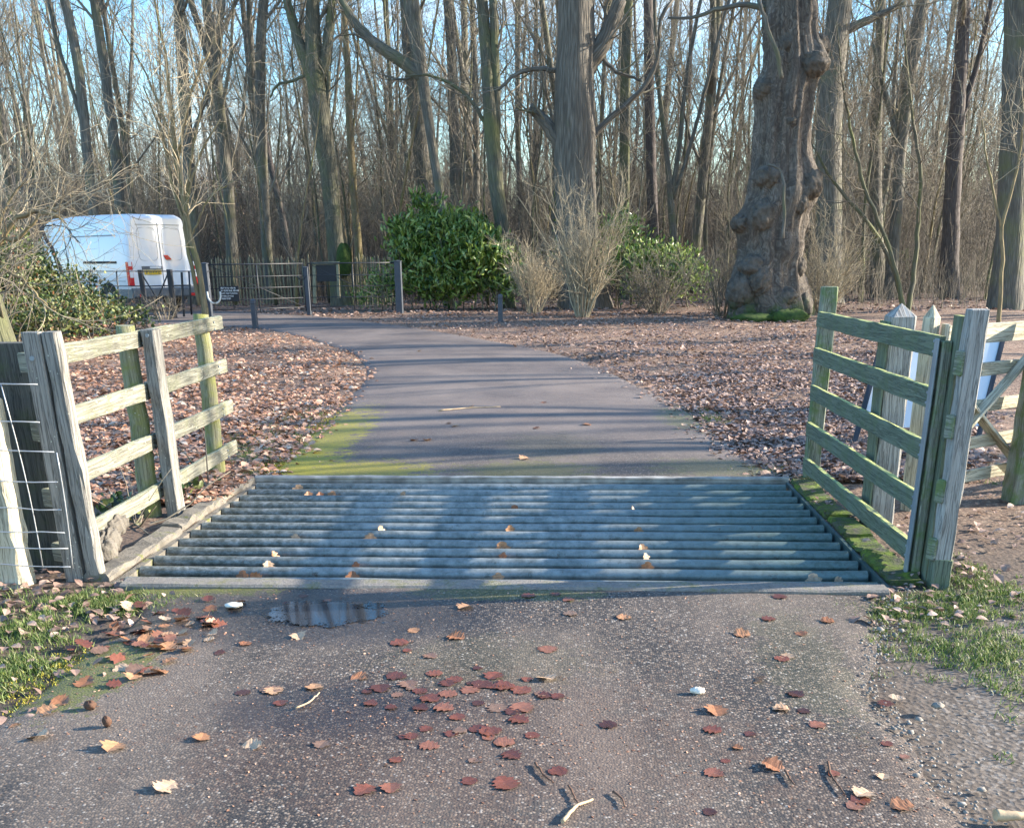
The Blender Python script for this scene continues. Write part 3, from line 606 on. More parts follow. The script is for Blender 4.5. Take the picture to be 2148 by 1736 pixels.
# field fence in the wood behind the burred oak
Yb=46.
for (xa,xb,lab) in ((1506,1548,'yellow green field fence seen left of the burred oak'),(1690,1905,'yellow green field fence between the trunks right of the burred oak')):
    t=thing('field_fence',lab,'fence',P(xa,560,Yb))
    for y in (528,543): MB().beam(P(xa,y,Yb),P(xb,y+1,Yb),.04,.13,bev=.01,n=4).build('rail',M['yfence'],t)
    for x in np.arange(xa+4,xb,52): MB().beam(P(x,566,Yb-.06),P(x,521,Yb-.06),.12,.08,up=(0,1,0),bev=.01,n=3).build('post',M['yfence'],t)
# ------------------------------------------------------------------ van
VL=6.0; van=thing('parked_van','white high roofed panel van parked behind the black iron fence','van',(-12.42,30.2,.27))
def vanpart(mb,name,mat,par=None):
    o=bpy.data.objects.new(name,None)
    bpy.data.objects.remove(o)
    return mb.build(name,mat,par or van)
OV=np.array([-12.42,30.2,.27])
def vb(mb,c,s,bev=.01): mb.box(OV+np.array(c),s,bev=bev); return mb
def paint():
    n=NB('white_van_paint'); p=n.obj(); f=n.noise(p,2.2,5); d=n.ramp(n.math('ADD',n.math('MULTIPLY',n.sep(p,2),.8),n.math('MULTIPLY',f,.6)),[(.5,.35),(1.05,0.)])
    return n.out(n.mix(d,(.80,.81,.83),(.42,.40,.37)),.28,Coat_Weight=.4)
M['paint']=paint(); M['vgrey']=plain('grey_bumper_plastic',(.13,.135,.14),.6); M['tyre']=plain('rubber',(.02,.02,.02),.8)
M['glass']=NB('dark_glass').out((.02,.03,.035),.08); M['red']=NB('red_lens').out((.55,.02,.03),.2); M['lens']=NB('clear_lens').out((.75,.75,.75),.2)
M['yellow']=NB('yellow_plate').out((.8,.52,.03),.4); M['seam']=NB('panel_gap').out((.10,.11,.12),.7); M['hub']=plain('steel_wheel',(.35,.36,.37),.4,.5)
def section(W,zb,zt,inset,rc,n_=28):
    # rounded rectangle with tumblehome
    pts=[];cx_=1.035
    hw=W/2
    def arc(cx0,cz0,r,a0,a1,k): return [(cx0+r*math.cos(a),cz0+r*math.sin(a)) for a in np.linspace(a0,a1,k)]
    ti=hw-inset
    pts+=[(hw-.03,zb),(hw,zb+.06),(hw+.0,zb+(zt-zb)*.28),(hw-.005,zb+(zt-zb)*.42)]
    pts+=[(hw-inset*.35,zb+(zt-zb)*.68)]
    pts+=arc(ti-rc,zt-rc,rc,0,np.pi/2,7)
    full=[(cx_+x,z) for x,z in pts]+[(cx_-x,z) for x,z in pts[::-1]]
    return full
secs=[(0,1.93,.45,2.44,.17,.16),(.05,2.03,.42,2.50,.17,.18),(.2,2.07,.40,2.55,.17,.2),(1.5,2.07,.38,2.57,.17,.2),(3.0,2.07,.38,2.57,.17,.2),(4.0,2.07,.38,2.55,.18,.22),(4.35,2.07,.38,2.47,.2,.25),(4.6,2.06,.38,2.25,.22,.25),(4.9,2.05,.38,1.85,.2,.2),(5.2,2.03,.38,1.42,.14,.15),(5.5,1.98,.38,1.24,.12,.14),(5.8,1.86,.38,1.10,.1,.14),(6.0,1.6,.42,.92,.08,.12)]
rings=[[(OV[0]+x,OV[1]+s_[0],OV[2]+z) for x,z in section(*s_[1:])] for s_ in secs]
nr=len(rings[0]); V=np.array(rings).reshape(-1,3); q=[]
for k in range(len(rings)-1):
    for j in range(nr): q.append((k*nr+(j+1)%nr,k*nr+j,(k+1)*nr+j,(k+1)*nr+(j+1)%nr))
mb=MB(); mb.add(V,q); mb.f.append((np.array([[j for j in range(nr)]]),np.zeros((1,nr,2)),np.zeros(1),False)); mb.f.append((np.array([[(len(rings)-1)*nr+j for j in range(nr)][::-1]]),np.zeros((1,nr,2)),np.zeros(1),False))
body=vanpart(mb,'body',M['paint'])
mb=MB(); vb(mb,(1.035,-.03,.52),(2.02,.16,.26),.04); vb(mb,(.05,.35,.5),(.1,.8,.24),.03); vb(mb,(2.02,.35,.5),(.1,.8,.24),.03); vanpart(mb,'rear_bumper',M['vgrey'])
mb=MB(); vb(mb,(.012,2.9,.47),(.05,2.4,.16),.02); vanpart(mb,'side_trim',M['vgrey'])
mb=MB(); vb(mb,(1.035,5.95,.55),(1.8,.25,.3),.05); vanpart(mb,'front_bumper',M['vgrey'])
for x in (.03,2.04):
    t=MB(); vb(t,(x,-.005,1.02),(.15,.09,.62),.02); L=vanpart(t,'tail_light',M['red'])
    t=MB(); vb(t,(x+(.012 if x<1 else -.012),-.038,1.02),(.10,.05,.2),.01); t.build('clear_lens',M['lens'],L)
    t=MB(); vb(t,(x+(.0 if x<1 else 0),-.03,1.27),(.10,.05,.12),.01); t.build('clear_lens',M['lens'],L)
    t=MB(); vb(t,(x+(.2 if x<1 else -.2),-.115,.45),(.12,.02,.08),.01); vanpart(t,'reflector',M['red'])
mb=MB(); 
vb(mb,(1.035,-.008,1.45),(.012,.01,1.75),0); vb(mb,(1.035,-.008,2.28),(1.35,.01,.012),0)
mb2=MB(); vb(mb2,(1.035,-.008,.70),(1.7,.01,.02),0); vanpart(mb2,'door_gap',M['seam'])
vanpart(mb,'door_gap',M['seam'])
for s_ in (-1,1):
    t=MB(); cx_=1.035+s_*.38; ww,hh_=.29,.42; zc=1.78; ring=[]
    for a in np.linspace(0,2*np.pi,33): ring.append(OV+np.array([cx_+ww*np.sign(math.cos(a))*abs(math.cos(a))**.35,-.009,zc+hh_*np.sign(math.sin(a))*abs(math.sin(a))**.35]))
    t.tubes(np.array(ring),np.full(33,.0035),4); vanpart(t,'window_pressing',M['seam'])
mb=MB(); vb(mb,(.72,-.02,1.17),(.62,.04,.09),.015); vanpart(mb,'handle_trim',M['vgrey'])
mb=MB(); vb(mb,(.80,-.045,1.175),(.34,.01,.05),.004); vanpart(mb,'badge_strip',M['lens'])
mb=MB(); vb(mb,(.72,-.018,1.05),(.52,.02,.115),.004); npl=vanpart(mb,'number_plate',M['yellow'])
mb=MB()
def stroke(x0,z0,x1,z1): mb.beam(OV+np.array([x0,-.031,z0]),OV+np.array([x1,-.031,z1]),.012,.004,up=(0,1,0),jit=0,bev=0)
zc=1.05; h=.035
stroke(.50,zc+h,.52,zc-h);stroke(.54,zc+h,.52,zc-h);stroke(.60,zc-h,.62,zc+h);stroke(.64,zc-h,.62,zc+h);stroke(.67,zc-h,.67,zc+h);stroke(.70,zc,.74,zc);stroke(.74,zc-h,.74,zc+h)
stroke(.80,zc-h,.80,zc+h);stroke(.80,zc+h,.84,zc+h*.5);stroke(.84,zc+h*.5,.80,zc);stroke(.88,zc-h,.88,zc+h);stroke(.88,zc+h,.92,zc+h);stroke(.92,zc-h,.92,zc+h);stroke(.88,zc-h,.92,zc-h)
mb.build('lettering',M['seam'],npl)
mb=MB(); v=[OV+np.array(p_) for p_ in ((1.12,-.02,1.50),(1.24,-.02,1.50),(1.36,-.02,1.38),(1.18,-.02,1.38))]; mb.add(v+[p_+[0,.03,0] for p_ in v],[(0,3,2,1),(4,5,6,7),(0,1,5,4),(1,2,6,5),(2,3,7,6),(3,0,4,7)],smooth=False); vanpart(mb,'red_marker',M['red'])
mb=MB(); vb(mb,(.004,1.35,1.32),(.03,1.65,.06),.01); vanpart(mb,'slide_rail',M['tyre'])
mb=MB()
for (y,z,sy,sz) in ((3.0,1.45,.012,1.5),(4.2,1.35,.012,1.5),(1.7,2.02,2.4,.014),(2.0,.83,3.6,.012)):
    xo=.0 if z<1.5 else .0
    mb.box(OV+np.array([.006 if z<1.6 else .055,y,z]),(.02,sy,sz),bev=0)
vanpart(mb,'panel_gap',M['seam'])
mb=MB(); v=[OV+np.array(p_) for p_ in ((.035,4.3,1.95),(.06,4.75,1.9),(.0,5.2,1.35),(-.005,4.3,1.3))]; mb.add(v+[p_+[.05,0,0] for p_ in v],[(3,2,1,0),(4,5,6,7),(0,1,5,4),(1,2,6,5),(2,3,7,6),(3,0,4,7)],smooth=False); vanpart(mb,'side_window',M['glass'])
t=MB(); vb(t,(-.12,4.95,1.45),(.2,.08,.34),.03); vanpart(t,'wing_mirror',M['vgrey'])
for (y,x) in ((1.05,.12),(4.95,.12),(1.05,1.95),(4.95,1.95)):
    a=np.linspace(-.13,.13,6)
    t=MB(); t.tubes(np.stack([OV[0]+x+a,np.full(6,OV[1]+y),np.full(6,OV[2]+.34)],-1),[.28,.335,.345,.345,.335,.28],24); wh=vanpart(t,'wheel',M['tyre'])
    t=MB(); a=np.linspace(-.135,.135,4); t.tubes(np.stack([OV[0]+x+a,np.full(4,OV[1]+y),np.full(4,OV[2]+.34)],-1),[.19,.2,.2,.19],12); t.build('hub',M['hub'],wh)
    if x<1:
        t=MB(); t.tubes(np.array([[OV[0]-.012,OV[1]+y,OV[2]+.38],[OV[0]+.02,OV[1]+y,OV[2]+.38]]),[.43,.43],12); vanpart(t,'wheel_arch',M['tyre'])
van.rotation_euler=(0,0,R_(52)); van.scale=(1.03,1.14,1.02)
# ------------------------------------------------------------------ tree tools
def sprout(Pp,Rr,Mn,tr=(.3,1),ang=(30,60),ln=(1,2),K=6,up=.1,wig=.15,rs=.5,tip=.25,rg=rng,rmin=.004,rmax=9):
    N,Kp,_=Pp.shape; idx=rg.integers(0,N,Mn); t=rg.uniform(tr[0],tr[1],Mn)*(Kp-1); i0=np.minimum(t.astype(int),Kp-2); fr=(t-i0)[:,None]
    pos=Pp[idx,i0]*(1-fr)+Pp[idx,i0+1]*fr; tan=nrm(Pp[idx,i0+1]-Pp[idx,i0]); rad=Rr[idx,i0]*(1-fr[:,0])+Rr[idx,i0+1]*fr[:,0]
    perp=nrm(np.cross(tan,rg.normal(size=(Mn,3)))); a=np.radians(rg.uniform(ang[0],ang[1],Mn))[:,None]
    d=tan*np.cos(a)+perp*np.sin(a); L=(rg.uniform(ln[0],ln[1],Mn)*(1.15-.5*t/(Kp-1)))[:,None]/(K-1)
    pts=[pos]
    for k in range(K-1):
        d=nrm(d+np.array([0,0,up])+rg.normal(size=(Mn,3))*wig); pts.append(pts[-1]+d*L)
    r0=np.clip(rad*rs,rmin,rmax)[:,None]
    return np.stack(pts,1),r0*np.linspace(1,tip,K)[None]
def trunkpath(base,h,r,K=14,lean=.02,wig=.012,rg=rng,tip=.25):
    d=nrm(np.array([rg.normal(0,lean),rg.normal(0,lean),1])); pts=[np.array(base,float)]
    for k in range(K-1):
        d=nrm(d+rg.normal(0,wig,3)*[1,1,0]+[0,0,.02]); pts.append(pts[-1]+d*h/(K-1))
    t=np.linspace(0,1,K); rad=r*(1-(1-tip)*t); rad[0]*=1.35; rad[1]*=1.05
    return np.array(pts),rad
def wood_tree(name,label,cat,group,loc,h,r,bark_,rg,n1=16,n2=80,n3=420,start=.25,ang=(28,55),lean=.02,wig=.02,len1=(2.5,5),sides=9,up=.16,fork=0):
    t=thing(name,label,cat,loc,group)
    p,rad=trunkpath(loc,h,r,lean=lean,wig=wig,rg=rg); p[0,2]-=.1
    mb=MB(); mb.tubes(p,rad,sides,rnd=.5)
    if fork:
        f,fr_=sprout(p[None],rad[None],fork,(.25,.5),(12,25),(h*.5,h*.6),9,.12,.04,.75,.25,rg); mb.tubes(f,fr_,sides,rnd=.5)
    mb.build('trunk',bark_,t)
    b1,r1=sprout(p[None],rad[None],n1,(start,.97),ang,len1,7,up,.12,.42,.25,rg,.012,.09)
    b2,r2=sprout(b1,r1,n2,(.2,.95),(25,60),(1.0,2.4),6,up*.7,.16,.55,.3,rg,.007)
    b3,r3=sprout(b2,r2,n3,(.1,1),(25,65),(.5,1.3),4,.05,.2,.6,.4,rg,.005)
    mb=MB(); mb.tubes(b1,r1,5); mb.tubes(b2,r2,4); mb.tubes(b3,r3,3); mb.build('crown',M['twig'],t)
    return t
# ------------------------------------------------------------------ hand placed trees
def px_path(pts,Y,dy=None):
    out=[];rad=[]
    for i,q_ in enumerate(pts):
        x,y,wd=q_[:3]; Yi=Y+(q_[3] if len(q_)>3 else 0)
        out.append(P(x,y,Yi)); rad.append(wd/2/ppm(Yi))
    return np.array(out),np.array(rad)
def resample(p,r,K,jit=0.):
    L=np.concatenate([[0],np.cumsum(np.linalg.norm(np.diff(p,axis=0),axis=1))]); t=np.linspace(0,L[-1],K)
    # smooth (catmull like) via cubic on each coordinate
    q=np.stack([np.interp(t,L,p[:,i]) for i in range(3)],-1); rr=np.interp(t,L,r)
    for _ in range(2):
        q[1:-1]=.25*q[:-2]+.5*q[1:-1]+.25*q[2:]; rr[1:-1]=.25*rr[:-2]+.5*rr[1:-1]+.25*rr[2:]
    if jit: q[1:-1]+=rng.normal(0,jit,(K-2,3))
    return q,rr
def hero(name,label,Y,trunk,limbs,bark_,tmat,ext=9,seed=1,n1=14,n2=90,n3=500,start=.45,branches=True,group=None,cat='tree',sides=14,K=26,ltip=.3,len1=(2,4.5)):
    rg=np.random.default_rng(seed)
    p,r=px_path(trunk,Y); g=np.array([p[0,0],Y,float(gz(0,Y))-.1])
    if p[0,2]>g[2]: 
        d=p[0]-p[min(1,len(p)-1)]; k=(g[2]-p[0,2])/min(d[2],-.2); q0=p[0]+d*min(max(k,0),1.5)*.7; q0[2]=g[2]; p=np.vstack([q0,p]); r=np.concatenate([[r[0]*1.2],r])
    else: p[0,2]=g[2]
    if ext:
        d=nrm(p[-1]-p[-2]); 
        for k in range(3):
            d=nrm(d+rg.normal(0,.06,3)+[0,0,.1]); p=np.vstack([p,p[-1]+d*ext/3]); r=np.concatenate([r,[r[-1]*.68]])
    t=thing(name,label,cat,(p[0,0],p[0,1],g[2]+.1),group); tp,tr_=resample(p,r,K,.01)
    mb=MB(); mb.tubes(tp,tr_,sides,rnd=.5)
    L1=[];
    for lm in limbs:
        q,rr=px_path(lm,Y); 
        if len(lm[0])>4:
            d=nrm(q[-1]-q[-2])
            for k in range(3): d=nrm(d+rg.normal(0,.08,3)+[0,0,.1]); q=np.vstack([q,q[-1]+d*2.0]); rr=np.concatenate([rr,[rr[-1]*.65]])
        q,rr=resample(q,rr,16,.012); mb.tubes(q,rr,10,rnd=.5); L1.append((q,rr))
    mb.build('trunk',bark_,t)
    if branches:
        b1,r1=sprout(tp[None],tr_[None],n1,(start,.98),(35,70),len1,9,.08,.14,.35,.25,rg,.012,.06)
        for q,rr in L1:
            c1,cr=sprout(q[None],rr[None],4,(.4,1),(25,60),(1.2,2.6),9,.08,.14,.4,.3,rg,.01,.04); b1=np.vstack([b1,c1]); r1=np.vstack([r1,cr])
        b2,r2=sprout(b1,r1,n2,(.15,.95),(25,60),(.8,2.0),6,.05,.18,.55,.3,rg,.006)
        b3,r3=sprout(b2,r2,n3,(.1,1),(25,65),(.4,1.0),4,.03,.22,.6,.4,rg,.0045)
        mb=MB(); mb.tubes(b1,r1,5); mb.tubes(b2,r2,4); mb.tubes(b3,r3,3); mb.build('crown',tmat,t)
    return t
hero('forked_tree','tall bare tree forking into upright limbs behind the notice board',35,
 [(716,612,46),(706,540,34),(698,440,33),(686,330,37),(672,240,42),(660,165,40),(655,90,30),(655,0,26)],
 [[(662,185,26),(640,120,24),(618,60,20),(602,0,16,0,1)],[(668,190,24),(684,110,22),(692,50,18),(697,0,15,0,1)],[(655,152,7),(620,168,6),(580,178,5),(566,205,3)],[(690,330,12),(684,220,10),(690,150,7,0)]],
 M['bark_green'],M['twig'],seed=3)
mb=MB(); c=P(722,545,34.6); th=rng.normal(size=(1,3))
u_,v_=np.meshgrid(np.linspace(0,2*np.pi,20),np.linspace(0,np.pi,12)); rr=.36*(1+.15*np.sin(3*u_)*np.sin(2*v_))
mb.add(np.stack([c[0]+rr*.7*np.sin(v_)*np.cos(u_),c[1]+rr*.6*np.sin(v_)*np.sin(u_),c[2]+rr*1.35*np.cos(v_)],-1).reshape(-1,3),[(i*20+j,i*20+(j+1)%20,(i+1)*20+(j+1)%20,(i+1)*20+j) for i in range(11) for j in range(20)])
tr0=bpy.data.objects['forked_tree']; mb.build('moss_cushion',M['moss'],tr0)
hero('leaning_tree','bare tree with heavy bough arching up left, rising out of the laurel',34,
 [(935,520,22),(930,440,19),(917,370,18),(905,290,18),(893,215,20),(884,160,26),(872,80,30),(862,0,32)],
 [[(889,170,24),(868,148,25),(835,122,24),(800,104,22),(768,78,20),(738,45,18),(715,0,15,0,1)],[(884,158,6),(840,168,5),(808,160,4)]],
 M['bark_grey'],M['twig'],seed=5)
hero('double_stemmed_tree','straight greenish double stemmed tree between the laurel and the hazel',33,
 [(1064,610,30),(1058,520,28),(1048,430,30),(1036,350,32),(1030,270,33),(1027,200,26),(1018,100,24),(1010,0,22)],
 [[(1036,330,22),(1042,240,20),(1038,140,18),(1036,60,17),(1034,0,16,0,1)],[(1034,290,9),(1020,262,8),(1000,225,8),(968,188,7),(925,165,6),(888,156,5),(850,160,3)]],
 M['bark_green'],M['twig'],seed=7)
hero('great_oak','great grey oak with broken stub and spreading boughs behind the hazel',32.5,
 [(1226,640,104),(1216,560,92),(1210,470,84),(1206,385,82),(1204,320,86),(1206,260,82),(1206,180,78),(1208,90,74),(1210,0,70)],
 [[(1178,305,34),(1160,278,28),(1138,252,24),(1124,236,20),(1112,224,17)],[(1216,170,40),(1244,122,36),(1270,82,33),(1288,40,30),(1300,0,27,0,1)],
  [(1226,318,15),(1238,288,14),(1262,262,13),(1300,232,12),(1338,200,11),(1362,172,10),(1380,130,9),(1386,90,8),(1378,50,8),(1392,15,7),(1412,0,6,0,1)],
  [(1214,140,12),(1180,150,10),(1130,143,9),(1098,148,8),(1070,165,7),(1045,190,5)],[(1240,95,9),(1290,150,8),(1318,160,6),(1345,170,4)]],
 M['bark_oak'],M['twig'],seed=9,ext=10,sides=24,K=40)
hero('slim_tree','slim straight bare tree just right of the great oak',38,[(1310,620,26),(1310,480,22),(1309,360,21),(1311,240,21),(1312,120,20),(1318,0,19)],[],M['bark_green'],M['twig'],seed=11)
hero('pine_tree','straight dark purplish pine trunk right of the great oak',40,[(1376,600,26),(1370,480,22),(1366,360,21),(1363,240,20),(1361,120,20),(1360,0,19)],[],M['bark_dark'],M['twig'],seed=12,n1=5,start=.6)
hero('slender_tree','slender bare tree dividing into three stems left of the burred oak',38,[(1416,600,18),(1411,470,15),(1407,400,14),(1400,330,10),(1385,230,9),(1378,120,8),(1370,0,7)],[[(1408,410,11),(1422,330,10),(1432,240,9),(1445,120,8),(1470,0,7,0,1)],[(1410,420,9),(1438,340,8),(1470,230,8),(1500,100,7),(1530,0,6,0,1)]],M['bark_grey'],M['twig'],seed=13)
hero('tall_tree','tall smooth grey green tree directly right of the burred oak',33,[(1738,620,58),(1740,500,50),(1739,380,50),(1738,260,50),(1745,140,48),(1756,60,46),(1762,0,44)],[[(1758,70,20),(1800,52,16),(1850,30,12),(1900,5,8,0,1)]],M['bark_grey'],M['twig'],seed=14,sides=18)
hero('slim_tree','slim straight tree second right of the burred oak',39,[(1842,610,30),(1838,480,25),(1836,360,24),(1838,240,22),(1842,120,18),(1850,0,14)],[],M['bark_grey'],M['twig'],seed=15)
hero('leaning_tree','bare trunk leaning right at its top between straight trunks on the right',37,[(1868,600,26),(1878,480,22),(1886,360,21),(1896,250,22),(1912,140,22),(1926,60,24),(1938,0,24)],[[(1890,330,12),(1868,240,10),(1850,170,9),(1830,90,7,0,1)]],M['bark_grey'],M['twig'],seed=16)
hero('stout_tree','stout dusky trunk near the right edge behind the field gate',38,[(1990,620,40),(1992,500,34),(2000,380,32),(2008,250,30),(2016,120,26),(2024,0,22)],[[(2004,300,14),(2030,200,12),(2060,100,10),(2080,0,8,0,1)]],M['bark_dark'],M['twig'],seed=17)
hero('stout_tree','thick dark trunk cut by the right edge of view',30,[(2110,640,66),(2120,500,58),(2128,350,56),(2134,200,56),(2138,0,54)],[],M['bark_grey'],M['twig'],seed=18)
hero('peeled_sapling','thin sapling with peeled orange brown stem at the right',25,[(2096,662,9),(2100,600,9),(2102,540,8),(2100,470,8),(2116,420,6),(2140,330,5),(2150,240,4)],[[(2100,480,6),(2088,420,5),(2070,340,4),(2060,250,3)]],M['bark_pale'],M['twig_warm'],ext=1.5,seed=19,n1=10,n2=50,n3=150,start=.3,sides=8,len1=(.5,1.5))
for i,(pp,lab) in enumerate(([[(1895,640,11),(1880,570,9),(1850,480,8),(1812,400,8),(1790,300,6),(1770,200,5)],'thin crooked hazel stem leaning left right of the burred oak'],
    [[(1905,650,11),(1920,560,10),(1925,470,9),(1935,380,8),(1918,280,6),(1905,160,5)],'thin dark upright stem behind the pyramid topped post'],
    [[(1893,630,9),(1866,540,9),(1826,470,8),(1780,420,7),(1740,370,5),(1700,300,3)],'thin low arching stem crossing right of the burred oak'])):
    hero('crooked_sapling',lab,27+i,pp,[],M['bark_green'],M['twig'],ext=1.5,seed=30+i,n1=14,n2=60,n3=260,start=.3,sides=7,len1=(.6,2))
# left side trees
hero('leaning_tree','bare tree leaning left at the far left top',36,[(215,620,24),(205,520,22),(190,400,20),(176,262,20),(165,124,20),(148,50,19),(134,0,18)],[[(176,270,9),(150,180,8),(120,90,7),(100,0,6,0,1)]],M['bark_grey'],M['twig'],seed=21)
hero('slim_tree','slim bare tree directly above the van roof, left one',39,[(262,600,26),(254,450,22),(240,300,20),(226,188,20),(208,80,19),(200,0,18)],[],M['bark_grey'],M['twig'],seed=22)
hero('straight_tree','straight grey tree rising behind the lit sapling',37,[(410,620,30),(405,480,26),(400,376,25),(390,260,24),(384,150,23),(378,60,22),(376,0,21)],[[(398,300,9),(430,220,8),(455,120,7),(470,0,6,0,1)]],M['bark_grey'],M['twig'],seed=23)
hero('slim_tree','slim bare tree above the left iron gate',38,[(566,610,24),(556,450,20),(548,300,21),(545,200,21),(546,90,20),(552,0,19)],[],M['bark_grey'],M['twig'],seed=24)
hero('pale_tree','slim pale barked tree left of the arching bough',40,[(760,600,18),(748,480,15),(740,380,15),(734,280,15),(732,180,14),(725,60,12),(720,0,12)],[],M['bark_pale'],M['twig'],seed=25)
hero('slim_tree','slim bare tree standing behind the laurel',41,[(960,560,26),(956,400,22),(952,280,22),(950,160,20),(944,50,19),(940,0,18)],[],M['bark_grey'],M['twig'],seed=26)
hero('stout_tree','stout bare tree behind the arching bough above the laurel',38,[(905,560,50),(896,420,42),(884,300,40),(872,180,38),(860,60,35),(856,0,34)],[],M['bark_grey'],M['twig'],seed=27)
# sunlit sapling in front of the gates
hero('lit_sapling','sunlit many branched yellow brown sapling right of the van',26.5,
 [(432,672,16),(427,620,14),(418,570,13),(407,527,13),(396,480,12),(388,430,11),(377,380,11),(368,320,10),(362,250,8),(355,190,7),(345,110,6),(330,30,5)],
 [[(420,640,10),(408,590,9),(400,540,8),(384,480,7),(392,420,6),(404,360,5),(430,300,4),(462,250,3)],[(424,600,8),(402,520,7),(380,450,6),(362,400,6),(352,330,5),(330,250,4),(300,180,3)],
  [(388,430,6),(396,380,6),(402,320,5),(415,250,5),(440,170,3),(470,120,2)],[(372,340,7),(384,280,6),(392,220,6),(408,170,5),(440,110,3)],[(366,300,5),(350,260,5),(325,200,4),(290,120,3),(250,60,3),(225,0,2)],[(400,500,5),(425,440,4),(450,400,3),(490,380,2)]],
 M['bark_pale'],M['twig_warm'],ext=2,seed=40,n1=26,n2=150,n3=600,start=.25,sides=8,len1=(.8,2.4))
hero('crooked_sapling','thin dark crooked stem in front of the van side',24,[(136,612,10),(131,580,9),(126,560,9),(112,527,8),(96,498,8),(84,480,7),(72,440,6),(62,405,5),(50,340,4)],[[(84,480,4),(110,470,3),(140,476,2),(168,510,2)]],M['bark_dark'],M['twig'],ext=1,seed=41,n1=8,n2=30,n3=90,start=.4,sides=7,len1=(.4,1.2))
hero('mossy_tree','moss covered trunk flare at the left edge behind the fence',12.5,[(-12,735,110),(-20,690,80),(-28,640,60),(-40,560,54),(-60,400,50),(-80,200,46)],[[(20,715,22),(6,680,18),(-12,640,14)]],M['bark_green'],M['twig'],ext=6,seed=42,n1=8,n2=60,n3=300,start=.35,len1=(1.,2.6))
# burred oak ---------------------------------------------------------------
Yo=26.5
ot=thing('burred_oak','ancient oak with swollen knobbly burrs standing right of the drive','tree',P(1625,672,Yo)*[1,1,0]+[0,0,.23])
prof=[(1616,690,200),(1618,668,178),(1614,640,168),(1610,600,158),(1612,560,150),(1616,520,148),(1618,480,146),(1626,440,142),(1634,400,138),(1640,360,130),(1640,320,122),(1642,280,120),(1646,240,122),(1650,200,122),(1658,160,116),(1660,120,112),(1658,70,110),(1658,0,108)]
prof=[(a_,b_,c_*.9) for a_,b_,c_ in prof]; p,r=px_path(prof,Yo); d=nrm(p[-1]-p[-2])
for k in range(4): p=np.vstack([p,p[-1]+(d+[rng.normal(0,.08),0,.1])*2.2]); r=np.concatenate([r,[r[-1]*.8]])
tp,tr_=resample(p,r,200); sides=96
th=np.arange(sides)*2*np.pi/sides; Vv=np.zeros((200,sides,3))
burrs=[(1570,560,36,.45),(1556,610,40,.5),(1590,455,34,.5),(1560,470,26,.45),(1640,470,24,.4),(1690,390,32,.5),(1706,352,20,.4),(1690,470,26,.35),(1600,500,28,.35),(1600,190,30,.5),(1618,160,24,.35),(1640,100,20,.3),(1700,140,36,.5),(1712,105,28,.4),(1690,175,26,.3),(1600,375,34,.45),(1625,385,26,.35),(1676,560,24,.25),(1640,620,30,.35),(1680,640,30,.35),(1560,655,34,.3),(1650,260,14,.25),(1605,130,18,.3),(1668,430,22,.4),(1700,420,18,.35),(1585,590,30,.35),(1575,420,22,.35)]
zl=tp[:,2]; disp=np.zeros((200,sides))
bulges=[(1560,590,75,1.),(1690,610,60,.7),(1565,465,62,1.1),(1690,400,60,.9),(1580,375,40,.7),(1590,185,50,.9),(1712,125,55,1.1),(1690,350,34,.7),(1640,520,50,.7),(1650,230,30,.3),(1610,60,40,.4),(1700,30,36,.5),(1640,420,44,.8),(1600,640,50,.6),(1630,130,36,.6)]
for (bx,by,bs,am) in bulges:
    c=P(bx,by,Yo); k=np.argmin(np.abs(zl-c[2])); off=np.clip((c[0]-tp[k,0])/tr_[k],-.98,.98); a0=-math.acos(off); s_=bs/ppm(Yo)*.55
    dz=zl[:,None]-c[2]; da=(np.angle(np.exp(1j*(th[None]-a0))))*tr_[k]; disp+=.19*am*np.exp(-((dz/(s_*1.0))**2+(da/s_)**2))*(bs/55)
Zg,Tg=np.meshgrid(np.arange(200),th,indexing='ij')
nx=np.cos(th);ny=np.sin(th)
for (bx,by,bs,am) in burrs:
    c=P(bx,by,Yo); k=np.argmin(np.abs(zl-c[2])); off=np.clip((c[0]-tp[k,0])/tr_[k],-.98,.98); a0=-math.acos(off)  # camera side (y negative)
    dz=(zl[:,None]-c[2]); da=(np.angle(np.exp(1j*(th[None]-a0))))*tr_[k]; s_=bs/ppm(Yo)*.62
    g_=np.exp(-((dz/(s_*.85))**2+(da/(s_*.85))**2)**2); disp+=g_*am*s_*.45
disp+=.10*ss(3,1.,zl[:,None])*0+.035*np.sin(th[None]*7+zl[:,None]*1.1)+.03*np.sin(th[None]*13-zl[:,None]*.7+1)+.018*np.sin(th[None]*23+3*np.sin(zl[:,None]*.9))+rng.normal(0,.006,(200,sides))
flare=np.exp(-(zl-.2)/.5)[:,None]; disp+=flare*(.10+.10*np.sin(th[None]*5+1))
RRr=tr_[:,None]*(.97)+disp
Vv[...,0]=tp[:,None,0]+RRr*nx; Vv[...,1]=tp[:,None,1]+RRr*ny*.95; Vv[...,2]=tp[:,None,2]+.04*disp
q=[(k*sides+j,k*sides+(j+1)%sides,(k+1)*sides+(j+1)%sides,(k+1)*sides+j) for k in range(199) for j in range(sides)]
uvu=zl; mb=MB(); qa=np.array(q); kk=qa//sides; jj=qa%sides; jj=np.where((jj==0)&(np.roll(qa%sides,1,axis=1)==sides-1)|((jj==0)&(np.roll(qa%sides,-1,axis=1)==sides-1)),sides,jj)
uvo=np.stack([zl[kk],jj*2*np.pi/sides*.8],-1)
att=np.clip(disp/.2,0,1)
mb.add(Vv.reshape(-1,3),q,uvo,att.reshape(-1)[qa].mean(1)*.6)
n=NB('burred_oak_bark'); u=n.uv(); pz=n.pos()
